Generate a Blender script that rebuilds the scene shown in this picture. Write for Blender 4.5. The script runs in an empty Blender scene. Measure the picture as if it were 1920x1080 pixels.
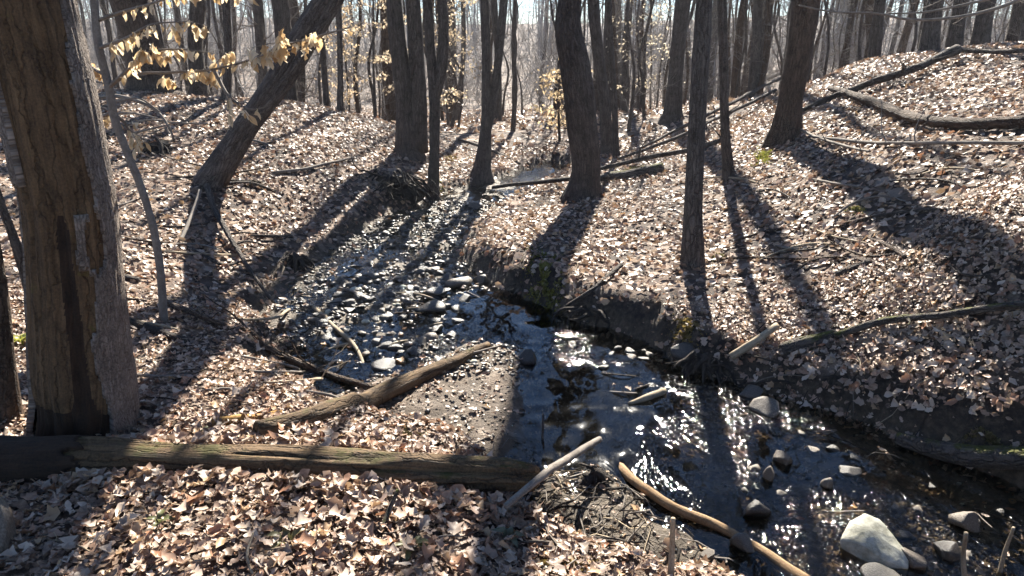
import bpy, bmesh, math, random
import numpy as np
from mathutils import Vector, Matrix

# ------------------------------------------------------------------ camera, sky, sun, exposure
scene = bpy.context.scene
col = scene.collection
rng = np.random.default_rng(11)
random.seed(11)
CAMZ, PITCH, FPX = 1.6, math.radians(19.3), 1371.0
cam_d = bpy.data.cameras.new('camera')
cam_d.sensor_width = 36.0
cam_d.lens = 36.0 * FPX / 1920.0
cam_d.clip_start, cam_d.clip_end = 0.05, 1000.0
cam = bpy.data.objects.new('camera', cam_d)
cam.location = (0, 0, CAMZ)
cam.rotation_euler = (math.pi / 2 - PITCH, 0, 0)
col.objects.link(cam)
scene.camera = cam

SUN_EL, SUN_AZ = math.radians(37), math.radians(7.5)      # azimuth measured from +Y (view direction) towards +X
world = bpy.data.worlds.new('World')
scene.world = world
world.use_nodes = True
wn = world.node_tree
bg = wn.nodes['Background']
sky = wn.nodes.new('ShaderNodeTexSky')
sky.sky_type = 'NISHITA'
sky.sun_disc = False
sky.sun_elevation = SUN_EL
sky.sun_rotation = SUN_AZ
sky.air_density, sky.dust_density, sky.ozone_density = 0.75, 0.0, 4.0
wn.links.new(sky.outputs[0], bg.inputs[0])
bg.inputs[1].default_value = 0.05
sun_d = bpy.data.lights.new('sun', 'SUN')
sun_d.energy = 5.0
sun_d.angle = math.radians(0.5)
sun_d.color = (1.0, 0.94, 0.83)
sun = bpy.data.objects.new('sun', sun_d)
S = Vector((math.sin(SUN_AZ) * math.cos(SUN_EL), math.cos(SUN_AZ) * math.cos(SUN_EL), math.sin(SUN_EL)))
sun.rotation_euler = S.to_track_quat('Z', 'Y').to_euler()
sun.location = S * 60
col.objects.link(sun)
scene.view_settings.view_transform = 'Standard'
scene.view_settings.look = 'None'
scene.view_settings.exposure = 2.0
scene.view_settings.gamma = 1.0
scene.cycles.max_bounces = 6
scene.cycles.transparent_max_bounces = 8
scene.cycles.caustics_reflective = False
scene.cycles.caustics_refractive = False
scene.cycles.use_denoising = True
scene.cycles.use_adaptive_sampling = True
scene.cycles.adaptive_threshold = 0.02

# ------------------------------------------------------------------ pixel <-> world (photograph pixels, 1920x1080)
CP_, SP_ = math.cos(PITCH), math.sin(PITCH)
CAM = np.array([0.0, 0.0, CAMZ])
FWD = np.array([0, CP_, -SP_])
def ray(u, v):
    a, b = (u - 960.0) / FPX, (540.0 - v) / FPX
    return np.array([a, CP_ + b * SP_, -SP_ + b * CP_])
def P(u, v, y):
    d = ray(u, v); return CAM + d * (y / d[1])
def PZ(u, v, z):
    d = ray(u, v); return CAM + d * ((z - CAMZ) / d[2])
def depth(p): return float(np.dot(np.asarray(p) - CAM, FWD))
def pxr(w, p): return 0.5 * w * depth(p) / FPX          # radius in metres of something w pixels wide at p

# ------------------------------------------------------------------ numpy noise
def _h(ix, iy, iz, s):
    n = (ix * 374761393 + iy * 668265263 + iz * 2147483647 + s * 1274126177) & 0xffffffff
    n = ((n ^ (n >> 13)) * 1274126177) & 0xffffffff
    n = ((n ^ (n >> 16)) * 2246822519) & 0xffffffff
    return ((n ^ (n >> 15)) & 0xffff) / 65535.0
def noise(x, y, z=0.0, s=0):
    x, y, z = np.broadcast_arrays(np.asarray(x, float), np.asarray(y, float), np.asarray(z, float))
    xi, yi, zi = np.floor(x).astype(np.int64), np.floor(y).astype(np.int64), np.floor(z).astype(np.int64)
    fx, fy, fz = x - xi, y - yi, z - zi
    fx, fy, fz = fx*fx*(3-2*fx), fy*fy*(3-2*fy), fz*fz*(3-2*fz)
    r = 0
    for dx in (0, 1):
        for dy in (0, 1):
            for dz in (0, 1):
                w = (fx if dx else 1-fx) * (fy if dy else 1-fy) * (fz if dz else 1-fz)
                r = r + w * _h(xi+dx, yi+dy, zi+dz, s)
    return r * 2 - 1
def fbm(x, y, z=0.0, s=0, o=3):
    r, a, k = 0, 1.0, 1.0
    for i in range(o):
        r = r + a * noise(np.asarray(x)*k, np.asarray(y)*k, np.asarray(z)*k, s+i*17)
        a *= 0.5; k *= 2.03
    return r / 1.75
def sstep(a, b, x):
    t = np.clip((x - a) / (b - a), 0, 1); return t*t*(3-2*t)

# ------------------------------------------------------------------ terrain height
WZ = -0.40
POOLS = [((925, 590), .42), ((1060, 740), .34), ((1055, 820), .30), ((975, 610), .3)]
cps = [(100,1080,1.85),(500,1080,1.85),(800,1080,1.9),(950,1080,2.0),(200,950,2.25),(600,950,2.25),(100,830,2.72),(500,850,2.58),(880,880,2.6),
 (20,770,2.95),(300,750,3.1),(500,750,3.15),(300,600,4.2),(500,650,4.0),(60,600,4.0),(30,450,5.5),(210,440,5.6),(400,500,5.7),(480,560,5.0),
 (395,345,7.2),(520,420,7.0),(620,400,7.6),(600,300,8.6),(540,192,11),(400,195,10.5),(250,300,8),(200,172,11),(60,330,7),(20,190,10),
 (700,222,12),(680,300,9.5),(750,300,10.0),(800,370,9.0),(870,300,11.6),(900,335,10.2),
 (1000,450,6.3),(1000,530,5.2),(1100,450,6.4),(1090,375,8.4),(1150,550,4.85),(1250,600,4.4),(1298,500,5.4),(1200,400,7.1),(1365,335,7.8),
 (1475,250,8.7),(1650,300,6.05),(1900,370,4.1),(1900,600,3.45),(1900,800,3.0),(1700,700,3.55),(1600,500,4.75),(1500,600,4.25),(1450,400,6.3),
 (1750,450,4.45),(1900,230,5.8),(1900,92,9.5),(1750,125,9.4),(1590,125,11.5),(1600,200,8.7),(1380,230,12),(1262,225,13.5),(1200,290,11),
 (1100,300,11),(1000,250,14),(960,220,18)]
wps = [(-4,15,-.4),(-8,16,-.2),(-5,25,-1.5),(0,25,-1.2),(6,20,-.4),(10,14,1.15),(12,20,.5),(14,8,1.7),(9,3,1.6),(5,2,.7),(4,-1,.5),(-6,3,.2),
 (-10,6,.5),(-13,12,.55),(-12,0,.3),(0,0,0),(0,-6,.2),(10,-6,1.0),(-10,-8,.3),(0,40,-2.2),(0,70,-.6),(0,110,2.4),(-22,35,-1.8),(22,35,-1.2),(-30,60,-.8),
 (35,60,-.6),(40,110,3.8),(-40,110,3.6),(100,150,3.4),(-100,150,3.4),(0,160,2.2),(-60,20,.8),(60,20,1.8),(-80,-60,.5),(80,-60,1.5),(0,-60,.3)]
CPW = np.array([P(*c) for c in cps] + [list(w) for w in wps])
MQ = 0.45
def _phi(ax, ay): return np.sqrt((ax[:, None]-CPW[None, :, 0])**2 + (ay[:, None]-CPW[None, :, 1])**2 + MQ**2)
_n = len(CPW)
_A = np.zeros((_n+3, _n+3))
_A[:_n, :_n] = _phi(CPW[:, 0], CPW[:, 1]) - np.eye(_n)*0.06
_A[:_n, _n] = _A[_n, :_n] = 1
_A[:_n, _n+1] = _A[_n+1, :_n] = CPW[:, 0]
_A[:_n, _n+2] = _A[_n+2, :_n] = CPW[:, 1]
_W = np.linalg.solve(_A, np.concatenate([CPW[:, 2], [0, 0, 0]]))

chan_px = [(1060,316),(1000,350),(930,383),(870,428),(852,480),(905,528),(1000,572),(1095,612),(1200,640),(1270,690),(1390,728),(1520,768),(1650,815),(1800,880),(1920,935)]
chan_px2 = [(1500,1150),(1380,1095),(1250,1066),(1150,1045),(1060,1000),(1000,950),(985,905),(900,866),(775,850),(690,818),(630,792),(580,750),(525,712),(545,640),(515,590),(530,548),(600,488),(680,433),(760,396),(850,360),(960,330),(1035,306)]
CH = np.array([PZ(u, v, WZ)[:2] for u, v in chan_px] + [(3.1,2.45),(4.6,2.0),(5.2,1.2),(3.0,1.2)] + [PZ(u, v, WZ)[:2] for u, v in chan_px2])
BAR = np.array([PZ(u, v, WZ)[:2] for u, v in [(585,752),(700,705),(880,665),(975,640),(1003,700),(1012,862),(900,880),(775,862),(685,825),(620,790)]])
MUD = np.array([PZ(u, v, WZ)[:2] for u, v in [(990,900),(1040,880),(1110,862),(1170,920),(1260,985),(1370,1050),(1400,1090),(1150,1050),(1060,1005),(1000,955)]])
SAND = np.array([PZ(u, v, WZ)[:2] for u, v in [(1110,685),(1200,690),(1240,740),(1170,775),(1120,740)]])
def sdist(x, y, poly):
    """signed distance, negative inside"""
    x = np.asarray(x, float).ravel(); y = np.asarray(y, float).ravel()
    d2 = np.full(x.shape, 1e9); ins = np.zeros(x.shape, bool)
    n = len(poly)
    for i in range(n):
        ax, ay = poly[i]; bx, by = poly[(i+1) % n]
        ex, ey = bx-ax, by-ay
        t = np.clip(((x-ax)*ex+(y-ay)*ey)/(ex*ex+ey*ey+1e-12), 0, 1)
        d2 = np.minimum(d2, (x-ax-t*ex)**2+(y-ay-t*ey)**2)
        c = ((ay > y) != (by > y))
        ins ^= c & (x < (bx-ax)*(y-ay)/(by-ay+1e-12)+ax)
    d = np.sqrt(d2)
    return np.where(ins, -d, d)
def terrain(x, y, full=False):
    x = np.asarray(x, float).ravel(); y = np.asarray(y, float).ravel()
    z = np.empty(x.shape)
    for i in range(0, len(x), 40000):
        s = slice(i, i+40000)
        z[s] = _phi(x[s], y[s]) @ _W[:_n] + _W[_n] + _W[_n+1]*x[s] + _W[_n+2]*y[s]
    r = np.hypot(x, y)
    z = z + 0.035*fbm(x*1.7, y*1.7, s=3) + 0.012*fbm(x*7, y*7, s=5) + 0.25*sstep(14, 40, r)*fbm(x*.12, y*.12, s=9)
    ch = np.zeros(x.shape)
    m = (x > -5) & (x < 7) & (y > .3) & (y < 14)
    if m.any():
        xm, ym = x[m], y[m]
        d = sdist(xm, ym, CH) + 0.10*fbm(xm*2.2, ym*2.2, s=21) + 0.05*fbm(xm*7, ym*7, s=22)
        wb = 0.22 + 0.10*noise(xm*.8, ym*.8, s=25)
        t = sstep(0, 1, d/wb)
        bar = 1-sstep(-.22, .12, sdist(xm, ym, BAR)+.12*fbm(xm*4, ym*4, s=27))
        mud = 1-sstep(-.10, .10, sdist(xm, ym, MUD)+.06*fbm(xm*6, ym*6, s=28))
        sand = 1-sstep(-.15, .1, sdist(xm, ym, SAND))
        rif = sstep(3.7, 4.5, ym) * sstep(-.2, .25, -xm + .15 + 0.0*ym)
        pm = np.zeros(xm.shape)
        for (pu, pv_), pr_ in POOLS:
            pp_ = PZ(pu, pv_, WZ); pm = np.maximum(pm, 1-sstep(.35*pr_, 1.15*pr_, np.hypot(xm-pp_[0], (ym-pp_[1])*.8)))
        rif = rif*(1-pm)
        bed = WZ - 0.07 - .12*pm + 0.056*rif + 0.035*sstep(.9, 1.9, xm) + (1-.7*pm)*(0.030*fbm(xm*3, ym*3, s=31) + 0.022*fbm(xm*11, ym*11, s=33)) + rif*(.03*fbm(xm*8, ym*8, s=38)+.02*np.abs(noise(xm*15, ym*15, s=39)))
        bed = bed*(1-bar) + bar*(WZ+0.03+0.035*fbm(xm*4, ym*4, s=35)+.015*fbm(xm*16, ym*16, s=37))
        bed = bed*(1-mud) + mud*(WZ+0.02+0.04*fbm(xm*7, ym*7, s=36))
        bed = bed*(1-sand) + sand*(WZ-0.012)
        land = np.maximum(z[m], WZ + 0.10)
        # land keeps sloping up from a small lip
        zz = bed*(1-t) + land*t
        # crumbly relief on the steep bank face
        zz += np.sin(t*np.pi)*(0.07*fbm(xm*5, ym*5, s=41)+.045*fbm(xm*15, ym*15, s=43))
        z[m] = zz
        ch[m] = np.maximum(1-sstep(0.15, .8, t), -1)
        ch[m] = ch[m]*(1-.45*bar)
    if full: return z, ch
    return z
class Grid:
    def __init__(g, x0, x1, y0, y1, st):
        g.x0, g.y0, g.st = x0, y0, st
        g.xs, g.ys = np.arange(x0, x1+st, st), np.arange(y0, y1+st, st)
        X, Y = np.meshgrid(g.xs, g.ys); g.z = terrain(X, Y).reshape(X.shape)
        g.gy, g.gx = np.gradient(g.z, st)
    def at(g, x, y, a):
        fx = np.clip((x-g.x0)/g.st, 0, len(g.xs)-1.001); fy = np.clip((y-g.y0)/g.st, 0, len(g.ys)-1.001)
        i, j = fx.astype(int), fy.astype(int); u, v = fx-i, fy-j
        return (a[j, i]*(1-u)+a[j, i+1]*u)*(1-v)+(a[j+1, i]*(1-u)+a[j+1, i+1]*u)*v
    def inside(g, x, y): return (x > g.xs[0]) & (x < g.xs[-1]) & (y > g.ys[0]) & (y < g.ys[-1])
FINE, COARSE = Grid(-9, 9, 1.0, 13.0, .03), Grid(-110, 110, -6, 122, .5)
def hq(x, y, k='z'):
    x = np.asarray(x, float).ravel(); y = np.asarray(y, float).ravel()
    return np.where(FINE.inside(x, y), FINE.at(x, y, getattr(FINE, k)), COARSE.at(x, y, getattr(COARSE, k)))
_ts = 1.5*np.power(60/1.5, np.linspace(0, 1, 900))
def G(u, v, lift=0.0):
    d = ray(u, v)
    pts = CAM + d[None]*_ts[:, None]
    h = hq(pts[:, 0], pts[:, 1]) + lift - pts[:, 2]
    k = np.argmax(h > 0)
    if h[k] <= 0: return pts[-1]
    if k == 0: return pts[0]
    w = h[k-1]/(h[k-1]-h[k])
    return pts[k-1]*(1-w)+pts[k]*w
def normals(x, y):
    n = np.stack([-hq(x, y, 'gx'), -hq(x, y, 'gy'), np.ones(len(np.ravel(x)))], 1)
    return n/np.linalg.norm(n, axis=1)[:, None]

# ------------------------------------------------------------------ mesh helpers
def make_mesh(name, V, F, mats=(), attrs=None, cols=None, smooth=True, fmat=None):
    V = np.asarray(V, np.float32); F = np.asarray(F, np.int32)
    me = bpy.data.meshes.new(name)
    k = F.shape[1]
    me.vertices.add(len(V)); me.vertices.foreach_set('co', V.ravel())
    me.loops.add(F.size); me.loops.foreach_set('vertex_index', F.ravel())
    me.polygons.add(len(F))
    me.polygons.foreach_set('loop_start', np.arange(len(F), dtype=np.int32)*k)
    me.polygons.foreach_set('loop_total', np.full(len(F), k, np.int32))
    me.polygons.foreach_set('use_smooth', np.full(len(F), smooth, bool))
    for m in (mats if isinstance(mats, (list, tuple)) else [mats]): me.materials.append(m)
    if fmat is not None: me.polygons.foreach_set('material_index', np.asarray(fmat, np.int32))
    for n, a in (attrs or {}).items():
        a = np.asarray(a, np.float32)
        if a.ndim == 1:
            at = me.attributes.new(n, 'FLOAT', 'POINT'); at.data.foreach_set('value', a)
        else:
            at = me.attributes.new(n, 'FLOAT_VECTOR', 'POINT'); at.data.foreach_set('vector', a.ravel())
    for n, a in (cols or {}).items():
        a = np.asarray(a, np.float32)
        if a.shape[1] == 3: a = np.concatenate([a, np.ones((len(a), 1), np.float32)], 1)
        at = me.color_attributes.new(n, 'FLOAT_COLOR', 'POINT'); at.data.foreach_set('color', a.ravel())
    me.update(calc_edges=True)
    return me
def add(name, me, parent=None, loc=None):
    o = bpy.data.objects.new(name, me)
    if loc is not None: o.location = [float(c) for c in loc]
    o.parent = parent
    col.objects.link(o)
    return o
def tag(o, label=None, cat=None, group=None, kind=None):
    if label: o['label'] = label
    if cat: o['category'] = cat
    if group: o['group'] = group
    if kind: o['kind'] = kind
    return o
def empty(name, loc, label, cat, group=None):
    o = add(name, None, None, loc)
    o.empty_display_size = 0.2
    return tag(o, label, cat, group)
def spline(pts, rad, n):
    pts = np.asarray(pts, float); rad = np.asarray(rad, float)
    if len(pts) < 3:
        t = np.linspace(0, 1, n)[:, None]
        return pts[0]*(1-t)+pts[-1]*t, rad[0]*(1-t[:, 0])+rad[-1]*t[:, 0]
    L = np.concatenate([[0], np.cumsum(np.linalg.norm(np.diff(pts, axis=0), axis=1))])
    s = np.linspace(0, L[-1], n)
    k = np.clip(np.searchsorted(L, s, side='right')-1, 0, len(pts)-2)
    t = ((s-L[k])/(L[k+1]-L[k]+1e-9))[:, None]
    tang = np.gradient(pts, L, axis=0)
    h = (L[k+1]-L[k])[:, None]
    o = (2*t**3-3*t**2+1)*pts[k]+(t**3-2*t**2+t)*h*tang[k]+(-2*t**3+3*t**2)*pts[k+1]+(t**3-t**2)*h*tang[k+1]
    return o, np.interp(s, L, rad)
class MB:
    def __init__(s): s.V, s.F, s.B, s.n = [], [], [], 0
    def raw(s, V, F, B=None):
        V = np.asarray(V, float)
        s.V.append(V); s.F.append(np.asarray(F)+s.n); s.B.append(V if B is None else B); s.n += len(V)
    def tube(s, path, rad, seg=6, disp=None, cap=True, seed=0.0):
        path = np.asarray(path, float); rad = np.asarray(rad, float); n = len(path)
        T = np.gradient(path, axis=0); T /= np.linalg.norm(T, axis=1)[:, None]+1e-12
        a = np.array([0, -1.0, 0]) if abs(T[0][1]) < .9 else np.array([1.0, 0, 0])
        N = np.empty_like(T); N[0] = a-T[0]*np.dot(a, T[0]); N[0] /= np.linalg.norm(N[0])
        for i in range(1, n):
            v = N[i-1]-T[i]*np.dot(N[i-1], T[i]); N[i] = v/(np.linalg.norm(v)+1e-12)
        Bn = np.cross(T, N)
        th = np.linspace(0, 2*np.pi, seg, endpoint=False)
        L = np.concatenate([[0], np.cumsum(np.linalg.norm(np.diff(path, axis=0), axis=1))])
        c, sn = np.cos(th)[None, :, None], np.sin(th)[None, :, None]
        R = np.repeat(rad[:, None], seg, 1)
        if disp is not None: R = R + disp(np.repeat(th[None], n, 0), np.repeat(L[:, None], seg, 1), R)
        V = path[:, None]+(N[:, None]*c+Bn[:, None]*sn)*R[:, :, None]
        rm = rad[:, None]
        BK = np.stack([np.cos(th)[None]*rm, np.sin(th)[None]*rm, np.repeat(L[:, None], seg, 1)+seed], 2)
        i = np.arange(n-1)[:, None]*seg; j = np.arange(seg)[None]; j2 = (j+1) % seg
        q = np.stack([i+j, i+j2, i+seg+j2, i+seg+j], 2).reshape(-1, 4)
        F = np.concatenate([q[:, [0, 1, 2]], q[:, [0, 2, 3]]])
        V = V.reshape(-1, 3); BK = BK.reshape(-1, 3)
        if cap:
            nv = len(V)
            V = np.concatenate([V, path[[0]], path[[-1]]]); BK = np.concatenate([BK, BK[[0]], BK[[-1]]])
            jj = np.arange(seg); jn = (jj+1) % seg; e = (n-1)*seg
            F = np.concatenate([F, np.stack([jn, jj, np.full(seg, nv)], 1), np.stack([e+jj, e+jn, np.full(seg, nv+1)], 1)])
        s.raw(V, F, BK)
    def mesh(s, name, mat, origin=(0, 0, 0), **k):
        V = np.concatenate(s.V)-np.asarray(origin)
        return make_mesh(name, V, np.concatenate(s.F), mat, attrs={'bark': np.concatenate(s.B)}, **k)

# ------------------------------------------------------------------ materials
def mat(name):
    m = bpy.data.materials.new(name); m.use_nodes = True
    nt = m.node_tree; b = nt.nodes['Principled BSDF']
    return m, nt, b
def nd(nt, t, **k):
    n = nt.nodes.new(t)
    for a, v in k.items(): setattr(n, a, v)
    return n
def ramp(nt, src, stops):
    r = nd(nt, 'ShaderNodeValToRGB'); e = r.color_ramp.elements
    while len(e) < len(stops): e.new(0.5)
    for el, (p, c) in zip(e, stops): el.position = p; el.color = (*c, 1)
    nt.links.new(src, r.inputs[0]); return r.outputs[0]
def tex(nt, vec, scale, detail=4, rough=.6, dist=0):
    t = nd(nt, 'ShaderNodeTexNoise'); t.inputs['Scale'].default_value = scale; t.inputs['Detail'].default_value = detail
    t.inputs['Roughness'].default_value = rough; t.inputs['Distortion'].default_value = dist
    if vec is not None: nt.links.new(vec, t.inputs['Vector'])
    return t
def bump(nt, b, h, strength, dist):
    n = nd(nt, 'ShaderNodeBump'); n.inputs['Strength'].default_value = strength; n.inputs['Distance'].default_value = dist
    nt.links.new(h, n.inputs['Height']); nt.links.new(n.outputs[0], b.inputs['Normal']); return n
def mixc(nt, fac, a, b):
    m = nd(nt, 'ShaderNodeMix'); m.data_type = 'RGBA'
    if isinstance(fac, float): m.inputs[0].default_value = fac
    else: nt.links.new(fac, m.inputs[0])
    for s, i in ((a, 6), (b, 7)):
        if isinstance(s, tuple): m.inputs[i].default_value = (*s, 1)
        else: nt.links.new(s, m.inputs[i])
    return m.outputs[2]
def bark_mat(name, dark, mid, light, along=2.6, across=26.0, bstr=1.0, bdist=.03, moss=None, rough=.85, plates=.8, pw=.14, pk=(1.5, 2.6)):
    """bark or wood grain, streaked along the stem; uses the 'bark' coordinate (ring x, ring y, length)"""
    m, nt, b = mat(name)
    at = nd(nt, 'ShaderNodeAttribute', attribute_name='bark')
    mp = nd(nt, 'ShaderNodeMapping'); mp.inputs['Scale'].default_value = (across, across, along)
    nt.links.new(at.outputs['Vector'], mp.inputs[0])
    t1 = tex(nt, mp.outputs[0], 1.0, 8, .72, .5)
    t2 = tex(nt, at.outputs['Vector'], 9.0, 4, .6)
    mp3 = nd(nt, 'ShaderNodeMapping'); mp3.inputs['Scale'].default_value = (across*2.7, across*2.7, along*2.2); nt.links.new(at.outputs['Vector'], mp3.inputs[0])
    t4 = tex(nt, mp3.outputs[0], 1.0, 4, .7, .3)
    c = ramp(nt, t1.outputs[0], [(.36, dark), (.50, mid), (.64, light)])
    c = mixc(nt, .35, c, ramp(nt, t4.outputs[0], [(.38, dark), (.62, light)]))
    h_extra = None
    if plates:
        mp5 = nd(nt, 'ShaderNodeMapping'); mp5.inputs['Scale'].default_value = (across*pk[0], across*pk[0], along*pk[1])
        wv = nd(nt, 'ShaderNodeVectorMath', operation='MULTIPLY_ADD'); t7 = tex(nt, at.outputs['Vector'], 14, 3); nt.links.new(t7.outputs['Color'], wv.inputs[0]); wv.inputs[1].default_value = (.05, .05, .12); nt.links.new(at.outputs['Vector'], wv.inputs[2])
        nt.links.new(wv.outputs[0], mp5.inputs[0])
        vo_ = nd(nt, 'ShaderNodeTexVoronoi', feature='DISTANCE_TO_EDGE'); vo_.inputs['Scale'].default_value = 1; nt.links.new(mp5.outputs[0], vo_.inputs['Vector'])
        ck = ramp(nt, vo_.outputs['Distance'], [(.0, (0, 0, 0)), (pw, (1, 1, 1))]); h_extra = ck
        dk = mixc(nt, plates, c, dark)
        c = mixc(nt, ck, dk, c)
    t6 = tex(nt, at.outputs['Vector'], 110, 3, .7)
    c = mixc(nt, .28, c, ramp(nt, t6.outputs[0], [(.40, dark), (.60, light)]))
    c2 = mixc(nt, .22, c, ramp(nt, t2.outputs[0], [(.35, dark), (.65, light)]))
    if moss:
        geo = nd(nt, 'ShaderNodeNewGeometry'); sx = nd(nt, 'ShaderNodeSeparateXYZ'); nt.links.new(geo.outputs['Normal'], sx.inputs[0])
        t3 = tex(nt, at.outputs['Vector'], moss[1], 5, .7)
        mu = nd(nt, 'ShaderNodeMath', operation='MULTIPLY_ADD'); nt.links.new(sx.outputs[2], mu.inputs[0]); mu.inputs[1].default_value = .25; nt.links.new(t3.outputs[0], mu.inputs[2])
        f = ramp(nt, mu.outputs[0], [(moss[2], (0, 0, 0)), (moss[2]+.12, (1, 1, 1))])
        c2 = mixc(nt, f, c2, moss[0])
    nt.links.new(c2, b.inputs['Base Color'])
    b.inputs['Roughness'].default_value = rough
    b.inputs['Specular IOR Level'].default_value = .3
    ad = nd(nt, 'ShaderNodeMath', operation='MULTIPLY_ADD'); nt.links.new(t4.outputs[0], ad.inputs[0]); ad.inputs[1].default_value = .45; nt.links.new(t1.outputs[0], ad.inputs[2])
    hh = ad.outputs[0]
    if h_extra is not None:
        a2 = nd(nt, 'ShaderNodeMath', operation='MULTIPLY_ADD'); nt.links.new(h_extra, a2.inputs[0]); a2.inputs[1].default_value = .5; nt.links.new(hh, a2.inputs[2]); hh = a2.outputs[0]
    bump(nt, b, hh, bstr, bdist)
    return m
M = {}
M['bark_grey'] = bark_mat('bark_grey', (.026, .020, .016), (.10, .082, .068), (.23, .19, .16))
M['bark_dark'] = bark_mat('bark_dark', (.019, .014, .011), (.08, .062, .05), (.2, .162, .132))
M['bark_brown'] = bark_mat('bark_brown', (.02, .012, .008), (.085, .054, .036), (.19, .13, .09))
M['bark_smooth'] = bark_mat('bark_smooth', (.08, .07, .06), (.16, .145, .128), (.24, .22, .2), along=14, across=20, bstr=.35, bdist=.006, plates=0)
M['bark_mossy'] = bark_mat('bark_mossy', (.03, .024, .02), (.095, .075, .06), (.19, .155, .13), moss=((.10, .10, .02), 6.0, .66))
M['bark_twig'] = bark_mat('bark_twig', (.06, .048, .038), (.16, .13, .105), (.30, .26, .22), along=9, across=60, bstr=.3, bdist=.003, plates=0)
M['dead_wood'] = bark_mat('dead_wood', (.022, .012, .006), (.09, .052, .027), (.21, .13, .065), along=4.0, across=40, bstr=.9, bdist=.014, moss=((.13, .115, .018), 5.0, .64), plates=.95, pw=.07, pk=(.55, .55))
M['rot_wood'] = bark_mat('rot_wood', (.006, .004, .003), (.02, .012, .008), (.06, .033, .018), along=5, across=45, bstr=.9, bdist=.015, plates=0)
M['pale_bark'] = bark_mat('pale_bark', (.06, .042, .032), (.22, .175, .142), (.36, .30, .25), along=8, across=60, bstr=1.0, bdist=.012)
M['log_wood'] = bark_mat('log_wood', (.025, .015, .008), (.10, .06, .03), (.26, .165, .085), along=2.5, across=38, bstr=1.0, bdist=.016, moss=((.07, .06, .016), 6.0, .76), plates=.95, pw=.07, pk=(.55, .55))
M['stick_pale'] = bark_mat('stick_pale', (.12, .085, .05), (.30, .225, .14), (.50, .41, .29), along=6, across=60, bstr=.4, bdist=.004, plates=0)
M['stick_tan'] = bark_mat('stick_tan', (.09, .05, .024), (.26, .155, .075), (.42, .28, .15), along=5, across=50, bstr=.5, bdist=.005, plates=0)
M['orange_wood'] = bark_mat('orange_wood', (.14, .06, .015), (.38, .19, .05), (.6, .36, .12), along=5, across=45, bstr=.9, bdist=.010, plates=0)
M['twig_grey'] = bark_mat('twig_grey', (.10, .09, .085), (.22, .20, .19), (.36, .34, .32), bstr=.2, bdist=.003, plates=0)
M['root_dark'] = bark_mat('root_dark', (.012, .009, .007), (.035, .026, .02), (.085, .066, .052), along=6, across=40, plates=0)

def leaf_mat(name, trans=.35, rough=.5, spec=.5, colour=None, spot=.3):
    m, nt, b = mat(name)
    at = nd(nt, 'ShaderNodeAttribute', attribute_name='tint')
    oc = nd(nt, 'ShaderNodeTexCoord')
    t = tex(nt, oc.outputs['Object'], 60, 3)
    c = mixc(nt, spot, at.outputs['Color'], ramp(nt, t.outputs[0], [(.35, (.08, .045, .025)), (.65, (.50, .37, .26))])) if colour is None else mixc(nt, .25, colour, at.outputs['Color'])
    nt.links.new(c, b.inputs['Base Color']); b.inputs['Roughness'].default_value = rough; b.inputs['Specular IOR Level'].default_value = spec
    tr = nd(nt, 'ShaderNodeBsdfTranslucent'); nt.links.new(c, tr.inputs[0])
    mx = nd(nt, 'ShaderNodeMixShader'); mx.inputs[0].default_value = trans
    nt.links.new(b.outputs[0], mx.inputs[1]); nt.links.new(tr.outputs[0], mx.inputs[2])
    nt.links.new(mx.outputs[0], nt.nodes['Material Output'].inputs[0])
    return m
M['litter'] = leaf_mat('litter_leaf', .2, .5, .4)
M['beech_leaf'] = leaf_mat('beech_leaf', .5, .5, .4, spot=.1)
M['green_leaf'] = leaf_mat('green_leaf', .4, .45, .5)
M['moss'] = leaf_mat('moss_blade', .3, .8, .2)

# ground: forest floor, with wet gravelly mud where the 'bed' attribute says stream
m, nt, b = mat('ground_soil'); M['ground'] = m
oc = nd(nt, 'ShaderNodeTexCoord')
vo = nd(nt, 'ShaderNodeTexVoronoi'); vo.inputs['Scale'].default_value = 11; vo.inputs['Randomness'].default_value = 1
tw = tex(nt, oc.outputs['Object'], 7, 3)
va = nd(nt, 'ShaderNodeVectorMath', operation='MULTIPLY_ADD'); nt.links.new(tw.outputs['Color'], va.inputs[0]); va.inputs[1].default_value = (.12, .12, .12); nt.links.new(oc.outputs['Object'], va.inputs[2])
nt.links.new(va.outputs[0], vo.inputs['Vector'])
sp = nd(nt, 'ShaderNodeSeparateColor'); nt.links.new(vo.outputs['Color'], sp.inputs[0])
lc = ramp(nt, sp.outputs[0], [(.0, (.05, .03, .02)), (.35, (.14, .088, .058)), (.7, (.27, .185, .13)), (1, (.42, .33, .26))])
fl = tex(nt, oc.outputs['Object'], 2.0, 5)
floor_c = mixc(nt, ramp(nt, fl.outputs[0], [(.4, (.25, .25, .25)), (.62, (.95, .95, .95))]), (.028, .019, .014), lc)
g1 = tex(nt, oc.outputs['Object'], 30, 6, .7); g2 = tex(nt, oc.outputs['Object'], 5, 4)
bed_c = mixc(nt, g2.outputs[0], ramp(nt, g1.outputs[0], [(.38, (.014, .009, .006)), (.5, (.065, .046, .028)), (.64, (.19, .145, .098))]), (.095, .066, .036))
ba = nd(nt, 'ShaderNodeAttribute', attribute_name='bed')
ea = nd(nt, 'ShaderNodeAttribute', attribute_name='earth_shade')
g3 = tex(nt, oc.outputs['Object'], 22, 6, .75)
floor_c = mixc(nt, ea.outputs['Fac'], floor_c, ramp(nt, g3.outputs[0], [(.4, (.008, .005, .004)), (.5, (.026, .018, .012)), (.62, (.075, .052, .036))]))  # steep bank faces: bare soil, its colour darkened to stand in for backlit shade
gc = mixc(nt, ba.outputs['Fac'], floor_c, bed_c)
nt.links.new(gc, b.inputs['Base Color'])
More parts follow.
